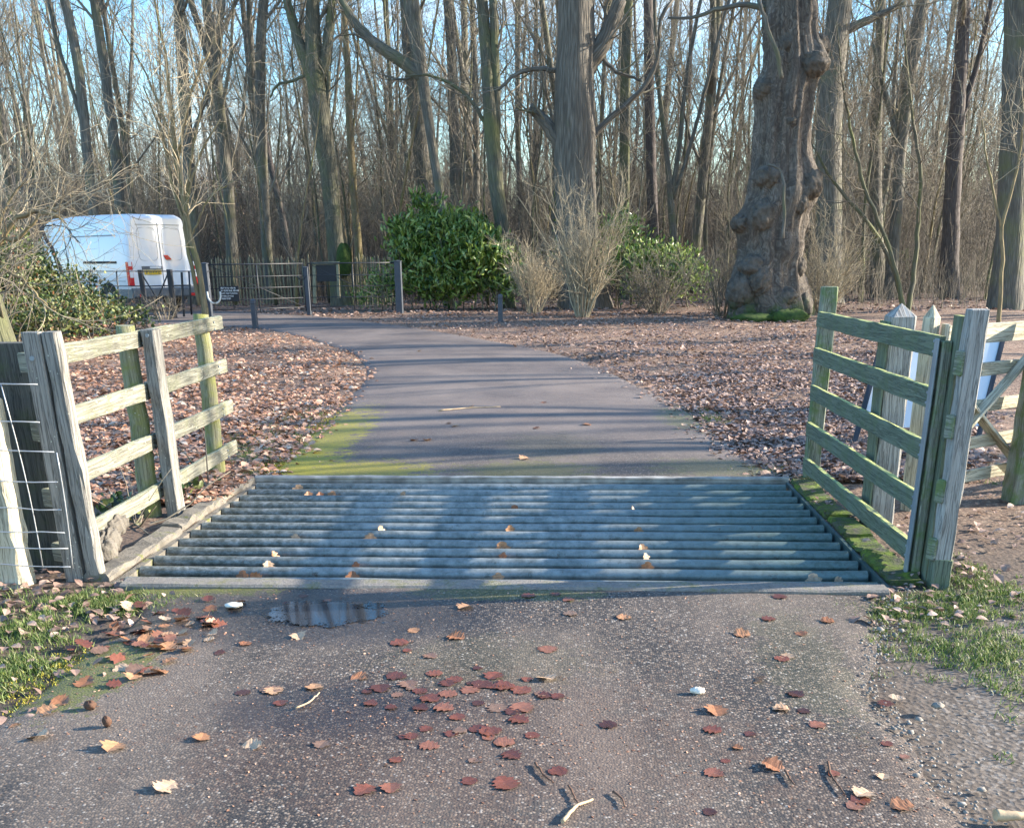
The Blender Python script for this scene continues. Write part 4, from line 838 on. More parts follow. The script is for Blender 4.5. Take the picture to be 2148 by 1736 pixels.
r1_=n.noise(n.map(u,(1.6,10,1)),1,8,.7,1.2); r2_=n.vor(n.map(n.n('ShaderNodeVectorMath',{0:u,1:n.n('ShaderNodeTexNoise',{'Vector':n.map(u,(2,2,1)),'Scale':2.}).outputs['Color']},operation='ADD').outputs[0],(2.2,12,1)),1); kn=n.noise(pz,6,5,.65)
col=n.mix(n.ramp(r1_,[(.32,0.),(.66,1.)]),(.10,.084,.068),(.33,.285,.235)); col=n.mix(n.ramp(r2_,[(.1,.0),(.75,.75)]),col,(.05,.04,.034))
bm=n.ramp(n.math('ADD',n.attr(),n.math('MULTIPLY',n.math('SUBTRACT',kn,.5),.5)),[(.35,0.),(.62,.85)])
col=n.mix(bm,col,n.ramp(kn,[(.3,(.05,.044,.036)),(.7,(.19,.165,.135))]))
ms=n.math('MULTIPLY',n.ramp(n.sep(pz,2),[(.35,1.),(.8,0.)]),n.ramp(n.noise(pz,2.5,5),[(.45,0.),(.55,1.)])); col=n.mix(ms,col,(.045,.085,.012))
M['burroak']=n.out(col,.92,n.bump(n.mix(.5,n.mix(.5,r1_,r2_),n.noise(n.map(pz,(22,22,7)),1,7,.75,.8)),1.0,.10))
mb.build('trunk',M['burroak'],ot)
def knob(c,s3,seed,mat,parent,name,amp=.16):
    r=np.random.default_rng(seed); A,Bq=40,26; u_,v_=np.meshgrid(np.linspace(0,2*np.pi,A+1)[:-1],np.linspace(0,np.pi,Bq))
    X=np.stack([np.sin(v_)*np.cos(u_),np.sin(v_)*np.sin(u_),np.cos(v_)],-1); d_=0
    for k in range(9):
        w_=nrm(r.normal(size=3))*r.uniform(3,13); d_=d_+np.abs(np.sin(X@w_+r.random()*6))*amp/(1+k*.35)
    X=X*(1+d_-amp*1.4+r.normal(0,.012,u_.shape))[...,None]; V_=np.array(c)+X*np.array(s3)
    MB().add(V_.reshape(-1,3),[(i_*A+j,i_*A+(j+1)%A,(i_+1)*A+(j+1)%A,(i_+1)*A+j) for i_ in range(Bq-1) for j in range(A)],None,.9).build(name,mat,parent)
for bi,(bx,by,bs,am) in enumerate(burrs):
    c=P(bx,by,Yo); k=np.argmin(np.abs(zl-c[2])); off=np.clip((c[0]-tp[k,0])/tr_[k],-1.0,1.0); a0=-math.acos(off); kj=int(round((a0%(2*np.pi))/(2*np.pi)*sides))%sides; R0=RRr[k,kj]-.62*bs/ppm(Yo)*.62
    if bi%2==0 and bs<30: continue
    s_=bs/ppm(Yo)*.62; knob((tp[k,0]+R0*math.cos(a0),tp[k,1]+R0*math.sin(a0)*.95,c[2]),(s_*1.0,s_*.9,s_*(1.15 if bi%3 else .85)),bi,M['burroak'],ot,'burr')
# limbs, hung stems and crown above
rg=np.random.default_rng(77)
LB=[[(1640,165,9,-.9),(1632,120,9,-.95),(1620,85,8,-.95),(1605,40,8,-.9),(1590,0,7,-.9)],[(1614,20,12),(1560,8,9),(1500,22,8),(1450,40,6),(1400,38,4)],[(1642,500,7,-1.1),(1646,440,6,-1.1),(1644,380,6,-1.1),(1640,352,5,-1.0),(1610,345,5,-1.0)]]
mb=MB(); L=[]
for lm in LB:
    q_,rr=px_path(lm,Yo); q_,rr=resample(q_,rr,14,.01); MB().tubes(q_,rr,8).build('hanging_stem',M['bark_grey'],ot)
b1,r1=sprout(tp[None],tr_[None],16,(.66,.98),(40,75),(2,5),9,.06,.14,.2,.25,rg,.02,.12)
b1=np.vstack([b1]); 
tb,tbr=sprout(tp[None],tr_[None]*1.05,46,(.05,.6),(60,90),(.4,1.1),9,.1,.2,.02,.3,rg,.006,.010)
b2,r2=sprout(b1,r1,120,(.15,.95),(25,60),(.8,2.0),6,.05,.18,.55,.3,rg,.006); b3,r3=sprout(b2,r2,600,(.1,1),(25,65),(.4,1.),4,.03,.22,.6,.4,rg,.0045)
mb=MB(); mb.tubes(b1,r1,5); mb.tubes(b2,r2,4); mb.tubes(b3,r3,3); mb.tubes(tb,tbr,4); mb.build('crown',M['twig'],ot)
for (bx,by,sx,sz) in ((1580,664,.5,.12),(1655,658,.45,.2)):
    c=P(bx,by,Yo-1.0); c[2]=.28; u_,v_=np.meshgrid(np.linspace(0,2*np.pi,20),np.linspace(0,np.pi,10))
    rr=1+.12*np.sin(3*u_+bx)*np.sin(2*v_)+.1*np.sin(7*u_)*np.sin(6*v_+bx)
    mb=MB(); mb.add(np.stack([c[0]+sx*rr*np.sin(v_)*np.cos(u_),c[1]+.3*rr*np.sin(v_)*np.sin(u_),c[2]+sz*rr*np.cos(v_)],-1).reshape(-1,3),[(i*20+j,i*20+(j+1)%20,(i+1)*20+(j+1)%20,(i+1)*20+j) for i in range(9) for j in range(20)]); mb.build('moss_cushion',M['moss'],ot)
rt=thing('tree_root','gnarled pale root stump beside the left ledge below the fence','root',(-2.72,5.85,0))
for k_,(x_,y_,z_,a_,b__,c_) in enumerate(((-2.67,5.60,.04,.05,.09,.06),(-2.71,5.76,.07,.042,.10,.06),(-2.75,5.96,.11,.036,.12,.05))): knob((x_,y_,z_),(a_,b__,c_),60+k_,M['bark_oak'],rt,'knuckle',.22)
# ------------------------------------------------------------------ shrubs
def leafy(name,label,cat,blobs,nl,L,W,mat,seed,stems=12,smat='twig',upb=.5,shell=.5,group=None):
    rg=np.random.default_rng(seed); c0=blobs[0]; t=thing(name,label,cat,(c0[0],c0[1],float(gz(0,c0[1]))),group)
    vol=np.array([b[3]*b[4]*b[5] for b in blobs]); k=rg.choice(len(blobs),nl,p=vol/vol.sum()); B=np.array(blobs)[k]
    d=nrm(rg.normal(size=(nl,3))); d[:,2]=np.where(rg.random(nl)<.55,np.abs(d[:,2]),d[:,2])
    rad=rg.random(nl)**shell; lump=1+.2*np.sin(d[:,0]*6+B[:,0])*np.sin(d[:,2]*7+B[:,1])+.15*np.sin(d[:,1]*11+d[:,0]*9)+.5*(rg.random(nl)<.06)*rg.random(nl)
    C=B[:,:3]+d*B[:,3:6]*(rad*lump)[:,None]
    C[:,2]=np.maximum(C[:,2],gz(0,C[:,1])+.04+.1*rg.random(nl))
    D=nrm(d*.6+rg.normal(size=(nl,3))*.6+[0,0,upb]); Nn=nrm(d+rg.normal(size=(nl,3))*.5+[0,0,.5])
    mb=MB(); mb.leaves(C,D,Nn,L*rg.uniform(.7,1.25,nl),W*rg.uniform(.7,1.2,nl),np.clip(rg.normal(.46,.28,nl),0,1),.25,.25); mb.build('foliage',mat,t)
    P0=np.array([[b[0],b[1],float(gz(0,b[1]))] for b in blobs]); pt=[];
    for b in range(stems):
        bl=blobs[b%len(blobs)]; base=np.array([bl[0]+rg.normal(0,.25),bl[1]+rg.normal(0,.2),float(gz(0,bl[1]))-.05]); top=np.array([bl[0],bl[1],bl[2]])+nrm(rg.normal(size=3))*np.array(bl[3:6])*.85; top[2]=max(top[2],bl[2])
        s_=np.linspace(0,1,7)[:,None]; pt.append(base*(1-s_)+top*s_+rg.normal(0,.03,(7,3))*s_)
    pt=np.array(pt); rr=np.full((stems,7),.02)*np.linspace(1,.3,7); b2,r2=sprout(pt,rr,stems*8,(.3,1),(20,50),(.4,1.0),5,.1,.15,.6,.3,rg,.004)
    mb=MB(); mb.tubes(pt,rr,5); mb.tubes(b2,r2,3); mb.build('stems',M[smat],t); return t
def B_(px,py,Y,rx,ry,rz): c=P(px,py,Y); return (c[0],c[1],c[2],rx,ry,rz)
leafy('laurel_bush','big dense glossy laurel bush left of the double stemmed tree','bush',
 [B_(930,560,32,1.55,1.1,1.0),B_(905,495,32.2,.95,.8,.7),B_(1010,545,31.6,1.0,.9,1.0),B_(865,520,32,.75,.7,.8),B_(960,505,32,1.1,.9,.85),B_(1060,600,31.4,.5,.5,.45),B_(890,435,32.4,.4,.4,.45),B_(1075,570,31.5,.45,.5,.7),B_(840,480,32,.5,.4,.35),B_(930,600,31.5,1.5,.6,.45),B_(985,470,32.2,.5,.5,.45),B_(870,420,32.3,.16,.2,.3),B_(925,420,32.3,.15,.2,.25)],12500,.23,.072,M['laurel'],5,20)
leafy('laurel_bush','looser glossy laurel bush right of the bare hazel','bush',
 [B_(1330,560,32,1.3,1.0,.9),B_(1300,490,32.4,.8,.6,.65),B_(1400,565,31.6,1.1,.9,.75),B_(1440,590,31,.8,.7,.6),B_(1215,545,33,1.0,.6,1.0),B_(1190,440,33,.55,.5,.6),B_(1310,445,32.8,.22,.2,.35)],6200,.15,.055,M['laurel'],6,22)
leafy('small_evergreen','small dark green evergreen seedling growth behind the iron gate','bush',[B_(800,605,31.5,.6,.4,.6),B_(760,625,31.2,.45,.3,.3)],700,.13,.05,M['laurel'],8,6)
leafy('ivy_mound','sprawling mound of ivy and bramble in front of the van','bush',
 [B_(30,620,22,1.6,1.5,.95),B_(120,650,21.5,1.4,1.2,.55),B_(215,668,22.5,1.0,.9,.38),B_(-10,580,21,.9,1.2,1.1),B_(90,668,19.5,1.4,1.2,.42),B_(285,674,23.5,.5,.5,.2),B_(150,615,23,.4,.4,.45)],14000,.085,.06,M['ivy'],9,26,'twig',.3,.4)
leafy('ivy_patch','low patch of dark ivy leaves at the foot of the left fence','plant',[(-2.85,7.3,.02,.22,.35,.12),(-3.0,6.6,.02,.25,.35,.1)],150,.06,.05,M['ivy'],10,3)
def bare_bush(name,label,base,n_,hgt,spread,seed,mat='twig',r0=.016,sub=5,sub2=3,lean=(0,0)):
    rg=np.random.default_rng(seed); t=thing(name,label,'bush',base); K=9
    a=rg.uniform(0,2*np.pi,n_); d=nrm(np.stack([np.cos(a)*spread*rg.random(n_)+lean[0],np.sin(a)*spread*.8*rg.random(n_)+lean[1],np.ones(n_)],-1)); pts=[np.array(base)+np.stack([np.cos(a)*.14,np.sin(a)*.12,np.full(n_,-.05)],-1)]
    h=hgt*rg.uniform(.5,1.1,n_)[:,None]/(K-1)
    for k in range(K-1): d=nrm(d+rg.normal(size=(n_,3))*.11+nrm(np.stack([np.cos(a),np.sin(a),0*a],-1))*.02*spread); pts.append(pts[-1]+d*h)
    S=np.stack(pts,1); r=r0*rg.uniform(.6,1.3,n_)[:,None]*np.linspace(1,.25,K)
    b2,r2=sprout(S,r,n_*sub,(.25,1),(20,60),(.3*hgt*.4,hgt*.35),6,.05,.17,.6,.35,rg,.0045); b3,r3=sprout(b2,r2,n_*sub*sub2,(.2,1),(20,50),(.2,.6),4,.03,.15,.7,.5,rg,.0035)
    mb=MB(); mb.tubes(S,r,6); mb.build('stems',M[mat],t); mb=MB(); mb.tubes(b2,r2,4); mb.tubes(b3,r3,3); mb.build('twigs',M[mat],t); return t
bare_bush('hazel_bush','pale bare many stemmed hazel fanning up in front of the great oak',P(1222,652,27.5)*[1,1,0]+[0,0,.24],46,3.2,.42,50,'twig_warm',.021,8,4)
bare_bush('hazel_bush','smaller bare straw coloured bush between the laurel and the hazel',P(1120,645,29)*[1,1,0]+[0,0,.25],46,2.0,.6,51,'twig_warm',.010,8,3)
bare_bush('bare_bush','thin tangle of bare stems around the looser laurel',P(1380,640,29)*[1,1,0]+[0,0,.25],70,1.7,1.1,52,'twig',.010,4,3)
bare_bush('bare_bush','thin whippy stems at the left foot of the burred oak',P(1515,655,27.5)*[1,1,0]+[0,0,.24],50,2.0,.7,53,'twig',.011,4,2)
bare_bush('bare_bush','thin whippy stems at the right foot of the burred oak',P(1725,650,27.5)*[1,1,0]+[0,0,.24],70,2.4,.6,54,'twig_warm',.011,4,3)
bare_bush('bare_bush','tiny bare bush behind the kissing gate',P(345,668,27.0)*[1,1,0]+[0,0,.23],16,.6,.8,56,'twig',.02,3,2)
bare_bush('hawthorn_bush','tall tangled hawthorn with curving yellow branches at the left edge',P(-70,600,18)*[1,1,0]+[0,0,.1],26,3.4,.8,57,'twig',.02,6,5,(.06,0))
bare_bush('hawthorn_bush','spreading bare hawthorn behind the ivy mound',P(-20,600,25)*[1,1,0]+[0,0,.2],34,4.4,.8,58,'twig',.018,6,6)
hero('hawthorn_branch','stout curved yellowish bough reaching in from the left edge',17,[(-60,640,16),(-30,560,14),(0,505,12),(20,470,11),(50,448,10),(90,440,8),(120,452,5),(140,470,3)],[[(5,500,9),(40,500,8),(70,470,6),(98,430,5),(120,445,3)],[(-5,500,7),(10,440,6),(30,400,5),(60,380,3)],[(0,560,7),(40,580,6),(70,610,5),(100,640,3)]],M['bark_pale'],M['twig_warm'],ext=0,seed=60,n1=14,n2=60,n3=200,start=.2,sides=8,len1=(.4,1.3),cat='branch')
# ------------------------------------------------------------------ the wood behind
protos=[]
specs=[(19,.13,'bark_grey',18,0,.015),(21,.16,'bark_grey',14,1,.02),(18,.10,'bark_grey',20,0,.035),(20,.18,'bark_grey',12,2,.02),(17,.09,'bark_green',18,1,.04),(21,.14,'bark_dark',12,0,.02),(18,.12,'bark_green',18,2,.03)]
kinds=['slender bare grey tree','tall bare forked grey tree','slender leaning bare tree','stout bare forked tree','thin greenish bare tree','straight dark bare tree','greenish bare tree with several stems']
for i,(h,r,bk,n1,fk,ln_) in enumerate(specs):
    protos.append(wood_tree('woodland_tree','x','tree','x',(0,0,0),h,r,M[bk],np.random.default_rng(100+i),n1=n1+4,n2=100,n3=520,start=.16,lean=ln_,wig=.02+.01*(i%3),fork=fk,len1=(2.5,5.5)))
sp=[]
for i in range(4):
    sp.append(wood_tree('woodland_sapling','x','tree','x',(0,0,0),7.5+i,.035+.008*i,M[['bark_grey','bark_green','bark_pale','bark_green'][i]],np.random.default_rng(200+i),n1=16,n2=90,n3=380,start=.15,lean=.07,wig=.05,len1=(.8,2.4),sides=6))
def xr(Y):
    return P(-60,500,Y)[0],P(2210,500,Y)[0]
zones=[(-100,130,'at the left edge'),(130,430,'behind the white van'),(430,650,'behind the left paling fence'),(650,830,'behind the notice board'),(830,1100,'behind the big laurel'),(1100,1300,'behind the great oak'),(1300,1540,'left of the burred oak'),(1540,1900,'behind and right of the burred oak'),(1900,2400,'behind the field gate')]
def pxof(x,y,z=1.6):
    q=CAMR.T@(np.array([x,y,z])-np.array([0,0,CAMH])); return CX+F*q[0]/q[2]
placed=[]; rg=np.random.default_rng(5); first=set()
def place(pr,kname,gname,n_,Ymin,Ymax,mind,scl):
    cnt=0;tries=0; used=set()
    while cnt<n_ and tries<20000:
        tries+=1; Y=math.sqrt(rg.uniform(Ymin**2,Ymax**2)); a,b=xr(Y); x=rg.uniform(a,b)
        if any((x-u)**2+(Y-v)**2<mind**2 for u,v in placed): continue
        px=pxof(x,Y)
        if Y<42 and (60<px<420): continue
        if 1050<px<1110 and Y<60 : continue
        placed.append((x,Y)); k=int(rg.integers(len(pr))); s_=rg.uniform(*scl)
        zn=next(z for z in zones if z[0]<=px<z[1])[2]
        o=pr[k]; lab=f'{kname[k]} in the wood {zn}'; gr=f'{gname} in the wood {zn}, {kname[k]}'
        if k not in used and (id(o) not in first):
            first.add(id(o)); o.location=(x,Y,float(groundz(np.array(x),np.array(Y)))); o['label']=lab; o['group']=gr; o.rotation_euler=(0,0,rg.random()*6.28); o.scale=(s_,s_,s_)
        else: copy_tree(o,(x,Y,float(groundz(np.array(x),np.array(Y)))),rg.random()*6.28,s_,lab,gr)
        cnt+=1
place(protos,kinds,'trees',100,37,92,1.9,(.8,1.25))
place(sp,['thin bare sapling','slim greenish sapling','pale stemmed bare sapling','leaning greenish sapling'],'saplings',170,33.5,62,.8,(.7,1.3))
# shading trees outside the frame to the right of the drive
for i,(x,y) in enumerate(((13,11.3),(17,14.2),(15,17.5),(20,20.5),(24,24),(22,12.6),(30,16),(12,22),(28,13.6),(34,20),(22,29),(15,27),(30,31),(24,37))):
    copy_tree(protos[i%7],(x,y,0),i*1.3,1.1,f'bare tree beyond the right edge of view, shading the drive','trees beyond the right edge of view')
# thicket (uncountable stems)
def thicket(name,label,n_,Y0,Y1,h0,h1,r0,seed,sub,subl,mat,pxr=(-80,2230),K=5):
    rg=np.random.default_rng(seed); Y=np.sqrt(rg.uniform(Y0**2,Y1**2,n_)); A=np.array([P(pxr[0],500,1.)[0],P(pxr[1],500,1.)[0]]); x=Y*(A[0]+(A[1]-A[0])*rg.random(n_))
    ok=~((x<-9.5)&(Y<38.5)); x=x[ok];Y=Y[ok];n_=len(x)
    h=rg.uniform(h0,h1,n_)*(.6+.4*np.sin(x*.7+Y*.3)**2); d=nrm(np.stack([rg.normal(0,.13,n_),rg.normal(0,.13,n_),np.ones(n_)],-1)); pts=[np.stack([x,Y,groundz(x,Y)-.05],-1)]
    for k in range(K-1): d=nrm(d+rg.normal(size=(n_,3))*.08); pts.append(pts[-1]+d*(h/(K-1))[:,None])
    S=np.stack(pts,1); r=(r0*rg.uniform(.5,1.4,n_))[:,None]*np.linspace(1,.3,K)
    mb=MB(); mb.tubes(S,r,3)
    b2,r2=sprout(S,r,n_*sub,(.2,1),(20,60),subl,4,.04,.15,.65,.4,rg,.004*Y0/35); mb.tubes(b2,r2,3)
    tag(mb.build(name,M[mat],None,(0,float(Y0),0)),label,'undergrowth',None,'stuff')
thicket('undergrowth','brown bare undergrowth of stems at the near edge of the wood',3200,36.5,48,.8,3.6,.010,1,6,(.5,1.2),'twig_far')
thicket('undergrowth','dense brown brushwood filling the middle of the wood',7500,46,75,2.5,9,.017,2,7,(.9,2.6),'twig_far')
thicket('distant_wood','distant mass of bare stems closing the wood',5600,75,125,5,14,.04,3,5,(1.8,5),'twig_far')
thicket('undergrowth','thin bare stems among the leaf litter right of the burred oak',420,29,38,.4,1.8,.007,4,4,(.3,.8),'twig',(1480,2230))
# russet clump of beech leaves
rg=np.random.default_rng(8); 
for (px,py,Y,sx,sz,lab) in ((480,460,43,1.3,2.0,'hazy russet beech foliage behind the left paling fence'),(850,430,44,1.6,1.0,'hazy russet beech foliage behind the laurel')):
    c=P(px,py,Y); nl=1100; C=c+rg.normal(size=(nl,3))*[sx*.6,.7,sz*.6]; D=rg.normal(size=(nl,3))
    t=thing('beech_sapling',lab,'tree',(c[0],Y,.25)); mb=MB(); mb.leaves(C,D,rg.normal(size=(nl,3)),.07,.045,rg.random(nl)*.45,.2,.2); mb.build('foliage',M['litter_dull'],t)
    p,r=trunkpath((c[0],Y,.2),c[2]+sz,.04,rg=rg); b1,r1=sprout(p[None],r[None],40,(.1,1),(30,70),(.6,1.6),5,.05,.15,.5,.3,rg,.006); mb=MB(); mb.tubes(p,r,6); mb.tubes(b1,r1,3); mb.build('trunk',M['bark_grey'],t)
# ------------------------------------------------------------------ leaf litter (uncountable)
LX=lambda Y:np.interp(Y,[p[1] for p in LE],[p[0] for p in LE]); RX=lambda Y:np.interp(Y,[p[1] for p in RE],[p[0] for p in RE])
def litter(name,label,n_,Y0,Y1,side,wd,L,seed,mat,bias=1.,rim=0.):
    rg=np.random.default_rng(seed); u=rg.random(n_); Y=1/(1/Y0+(1/Y1-1/Y0)*u) if Y0>0 else rg.uniform(Y0,Y1,n_)
    if side=='L': e=LX(Y); x=e-wd(Y)*rg.random(n_)**bias+.12*rg.random(n_)+rg.normal(0,rim,n_)
    else: e=RX(Y); x=e+wd(Y)*rg.random(n_)**bias-.12*rg.random(n_)+rg.normal(0,rim,n_)
    # clumps
    cl=np.sin(x*2.1+Y*.9)*np.sin(Y*1.7-x*.6)+np.sin(x*5+1)*np.sin(Y*4.3)*.6; ok=(rg.random(n_)<.62+.35*cl)&~((x>GX0-.02)&(x<GX1+.02)&(Y>GY0)&(Y<GY1+.1)); x=x[ok];Y=Y[ok];n_=len(x)
    z=groundz(x,Y)+.012+.03*rg.random(n_)**2+.02*np.clip(cl[ok],0,1)
    z=np.maximum(z,gz(0,Y)+.012)
    az=rg.uniform(0,2*np.pi,n_); D=np.stack([np.cos(az),np.sin(az),rg.normal(0,.22,n_)],-1); Nn=nrm(np.stack([rg.normal(.1,.33,n_),rg.normal(-.05,.33,n_),np.ones(n_)],-1))
    sc=rg.uniform(.45,1.0,n_)+.5*(rg.random(n_)<.15); mb=MB(); mb.leaves(np.stack([x,Y,z],-1),D,Nn,L*sc,L*.62*sc,np.clip(rg.normal(.55,.22,n_),0,1),.2,.2,[(0,0),(.28,.75),(.55,1.0),(.8,.6),(1,0)])
    return tag(mb.build(name,M[mat],None,(0,float(Y0),0)),label,'leaves',None,'stuff')
litter('leaf_litter','bright tan fallen oak leaves covering the bank left of the drive',75000,7.0,27,'L',lambda Y:1.2+Y*.42,.088,1,'litter',.9,.12)
litter('leaf_litter','dull brown fallen leaves covering the verge right of the drive',66000,7.9,30,'R',lambda Y:.8+(Y-7)*.52,.082,2,'litter_dull',.8,.15)
litter('leaf_litter','damp fallen leaves heaped on the left verge in front of the fence',1500,3.2,5.3,'L',lambda Y:1.3+0*Y,.07,3,'litter_dull',.7,.18)
litter('leaf_litter','sparse fallen leaves on the earth right of the tall corner post',900,4.6,7.6,'R',lambda Y:1.7+0*Y,.06,4,'litter_dull',.9,.05)
litter('leaf_litter','far fallen leaves under the trees beyond the iron gates',15000,28,46,'R',lambda Y:34+0*Y,.13,6,'litter_dull',1,.5)
# leaves banked beside left fence inside
rg=np.random.default_rng(31)
# grass
def grass(name,label,spots,seed,hs=1.,mat='grass',zo=0.):
    rg=np.random.default_rng(seed); C=[];
    for (x,y,rx,ry,n_) in spots:
        a=rg.normal(size=(n_,2))*[rx,ry]*.6; cl=np.repeat(rg.normal(size=(max(1,n_//14),2))*[rx,ry]*.6,14,0)[:n_]; k=min(len(cl),n_); a[:k]=cl[:k]+rg.normal(0,.022,(k,2))
        C.append(np.stack([x+a[:,0],y+a[:,1],np.zeros(n_)],-1))
    C=np.concatenate(C); C=C[~((C[:,0]>GX0-.03)&(C[:,0]<GX1+.0)&(C[:,1]>GY0-.06)&(C[:,1]<GY1+.1))]; n_=len(C); C[:,2]=groundz(C[:,0],C[:,1])+.0
    h=rg.uniform(.012,.038,n_)[:,None]*hs; C[:,2]+=zo; d=nrm(np.stack([rg.normal(0,.5,n_),rg.normal(0,.5,n_),np.ones(n_)],-1)); dr=nrm(rg.normal(size=(n_,3))*[1,1,0])
    P0=C;P1=C+d*h;P2=P1+nrm(d+dr*.8)*h*.8; sd_=nrm(np.cross(d,rg.normal(size=(n_,3))))*.0022
    V=np.stack([P0-sd_,P0+sd_,P1-sd_*.8,P1+sd_*.8,P2],1).reshape(-1,3); o=(np.arange(n_)*5)[:,None]; r=rg.random(n_)
    mb=MB(); mb.add(V,np.array([[0,1,3,2]])+o,None,r,False); mb.f.append((np.array([[2,3,4]])+o,np.zeros((n_,3,2)),r,False))
    tag(mb.build(name,M[mat],None,(float(C[0,0]),float(C[0,1]),0)),label,'grass',None,'stuff')
grass('grass','short grass growing among leaves at the left front verge',[(-2.35,4.85,.35,.14,2600),(-2.6,4.4,.25,.25,2000),(-2.35,3.9,.2,.25,1800),(-2.3,4.75,.15,.1,600)],1)
grass('grass','thin grass strip along the right edge of the tarmac by the tall corner post',[(1.75,4.85,.25,.2,2400),(2.1,5.2,.2,.4,2200),(1.75,4.3,.28,.3,2800),(2.0,3.7,.25,.35,2200),(2.0,3.1,.25,.4,1500),(1.9,2.6,.15,.3,500),(2.5,3.6,.2,.4,500),(1.45,4.8,.15,.15,800),(2.3,4.7,.3,.5,900),(1.95,5.05,.12,.1,500)],2,.7)
grass('grass','bright grass tuft at the far left corner of the cattle grid',[(-2.55,8.12,.12,.12,900),(-2.9,8.8,.3,.4,1500),(-2.95,9.8,.35,.7,1500),(-3.1,11.5,.5,.8,900)],3)
grass('grass','grass beside the drive edge on the right verge beyond the grid',[(1.5,11.3,.15,.6,700),(1.6,8.3,.3,.2,400),(3.0,8.5,.4,.4,600)],4)
rg=np.random.default_rng(91); n_=1500; x=rg.uniform(-2.1,1.3,n_); y=2.3+2.75*rg.random(n_); c=np.concatenate([rg.normal(size=(500,2))*[.55,.35]+[-.25,3.3],rg.normal(size=(250,2))*[.25,.3]+[1.0,2.9],rg.normal(size=(350,2))*[.25,.35]+[-1.85,4.2]]); x=np.concatenate([x,c[:,0]]); y=np.concatenate([y,c[:,1]]); ok=(x>-2.15)&(x<1.25)&(y<5); x=x[ok];y=y[ok];n_=len(x)
t_=(x-LX(y))/(RX(y)-LX(y)); z=.014+.018*np.sin(np.pi*np.clip(t_,0,1)); az=rg.uniform(0,6.28,n_)
mb=MB(); sc=rg.uniform(.004,.016,n_); mb.leaves(np.stack([x,y,z],-1),np.stack([np.cos(az),np.sin(az),0*az],-1),nrm(np.stack([rg.normal(0,.3,n_),rg.normal(0,.3,n_),np.ones(n_)],-1)),sc,sc*.6,rg.random(n_)*.8,.2,.2)
tag(mb.build('leaf_crumbs',M['litter'],None,(0,3,0)),'tiny broken leaf crumbs trodden over the front tarmac','leaf crumbs',None,'stuff')
M['mossblade']=leafmat('yellow_green_moss',[(0,(.14,.14,.01)),(.5,(.30,.27,.02)),(1,(.48,.42,.06))],.8)
grass('moss','springy yellow green moss along the left edge of the drive beyond the grid',[(-2.25,8.5,.3,.5,6000),(-2.35,9.5,.25,.8,6000),(-2.5,11.0,.18,.9,3500),(-2.1,8.1,.35,.12,1500)],21,.3,'mossblade',.012)
grass('moss','moss on the left edge of the front tarmac',[(-1.95,3.85,.28,.35,3500),(-2.0,4.95,.4,.08,1200)],22,.25,'mossblade',.012)
# pebbles on the verge (uncountable)
rg=np.random.default_rng(12); n_=1100; mb=MB()
ico=np.array([(0,0,1),(1,0,0),(0,1,0),(-1,0,0),(0,-1,0),(.7,.7,.5),(-.7,.7,.5),(-.7,-.7,.5),(.7,-.7,.5)],float); icof=[(0,8,5),(0,5,6),(0,6,7),(0,7,8),(5,1,2),(5,2,6),(6,2,3),(6,3,7),(7,3,4),(7,4,8),(8,4,1),(8,1,5)]
icof=[(0,8,5),(0,5,6),(0,6,7),(0,7,8),(1,2,5),(2,6,5),(2,3,6),(3,7,6),(3,4,7),(4,8,7),(4,1,8),(1,5,8)]
ico[1:5,2]=-.4
for i in range(n_):
    y=2.3+rg.random()*2.9; x=(float(RX(y))+rg.normal(.02,.05)) if i<500 else 1.3+rg.random()*1.6; s_=rg.uniform(.003,.009)*(2.2 if rg.random()<.03 else 1)
    mb.add(np.array([x,y,.008 if x<RX(y)+.03 else .0])+ico*rg.uniform(.7,1.2,(9,1))*[s_,s_*.8,s_*.6]+[0,0,s_*.3],icof,None,rg.random(),True)
tag(mb.build('gravel',M['stone'],None,(2,3,0)),'pale pebbles scattered in the right verge','gravel',None,'stuff')
# ------------------------------------------------------------------ individual leaves and litter on the tarmac
def oakleaf(seed):
    rg=np.random.default_rng(seed); K=15; t=np.linspace(0,1,K); wd=(.16+.34*np.sin(np.pi*np.clip(t,0,1)**.85))*(1+rg.uniform(.14,.34)*np.sin(t*2*np.pi*rg.uniform(3,4.4)+rg.random()*3)); wd[0]=.015;wd[-1]=.06
    curl=rg.uniform(-.5,.9); fold=rg.uniform(.1,.7); V=[];r=[]
    for i in range(K):
        w_=wd[i]*(1+rg.normal(0,.08)); zc=curl*(t[i]-.5)**2*.5+.02*math.sin(t[i]*9)
        for f in (-1,-.5,0,.5,1): V.append((f*w_*(.92 if abs(f)==1 else 1),t[i]-.5,zc+abs(f)*w_*fold*.6+rg.normal(0,.008)))
    q=[(i*5+j,i*5+j+1,(i+1)*5+j+1,(i+1)*5+j) for i in range(K-1) for j in range(4)]
    V=np.array(V); V[:,2]-=V[:,2].min(); return V,q
lobj={}
def leafobj(kind,k,loc,rz,s_,label,group,tilt=(0,0)):
    key=(kind,k)
    if key not in lobj:
        V,q=oakleaf(k); mb=MB(); mb.add(V,q,None,np.random.default_rng(k).random(),False); o=mb.build('fallen_leaf',M[kind],None); tag(o,label,'leaf',group); lobj[key]=o
    else:
        o=lobj[key].copy(); scene.collection.objects.link(o); o['label']=label; o['group']=group
    o.location=[float(c) for c in loc]; o.rotation_euler=(tilt[0],tilt[1],rz); o.scale=(s_,s_,s_*(.8 if kind=='dryleaf' else .35)); return o
rg=np.random.default_rng(14)
def onroad(px,py): 
    g=G(px,py); t=np.clip((g[0]-LX(g[1]))/(RX(g[1])-LX(g[1])),0,1); g[2]+=.014+.018*math.sin(math.pi*t); return g
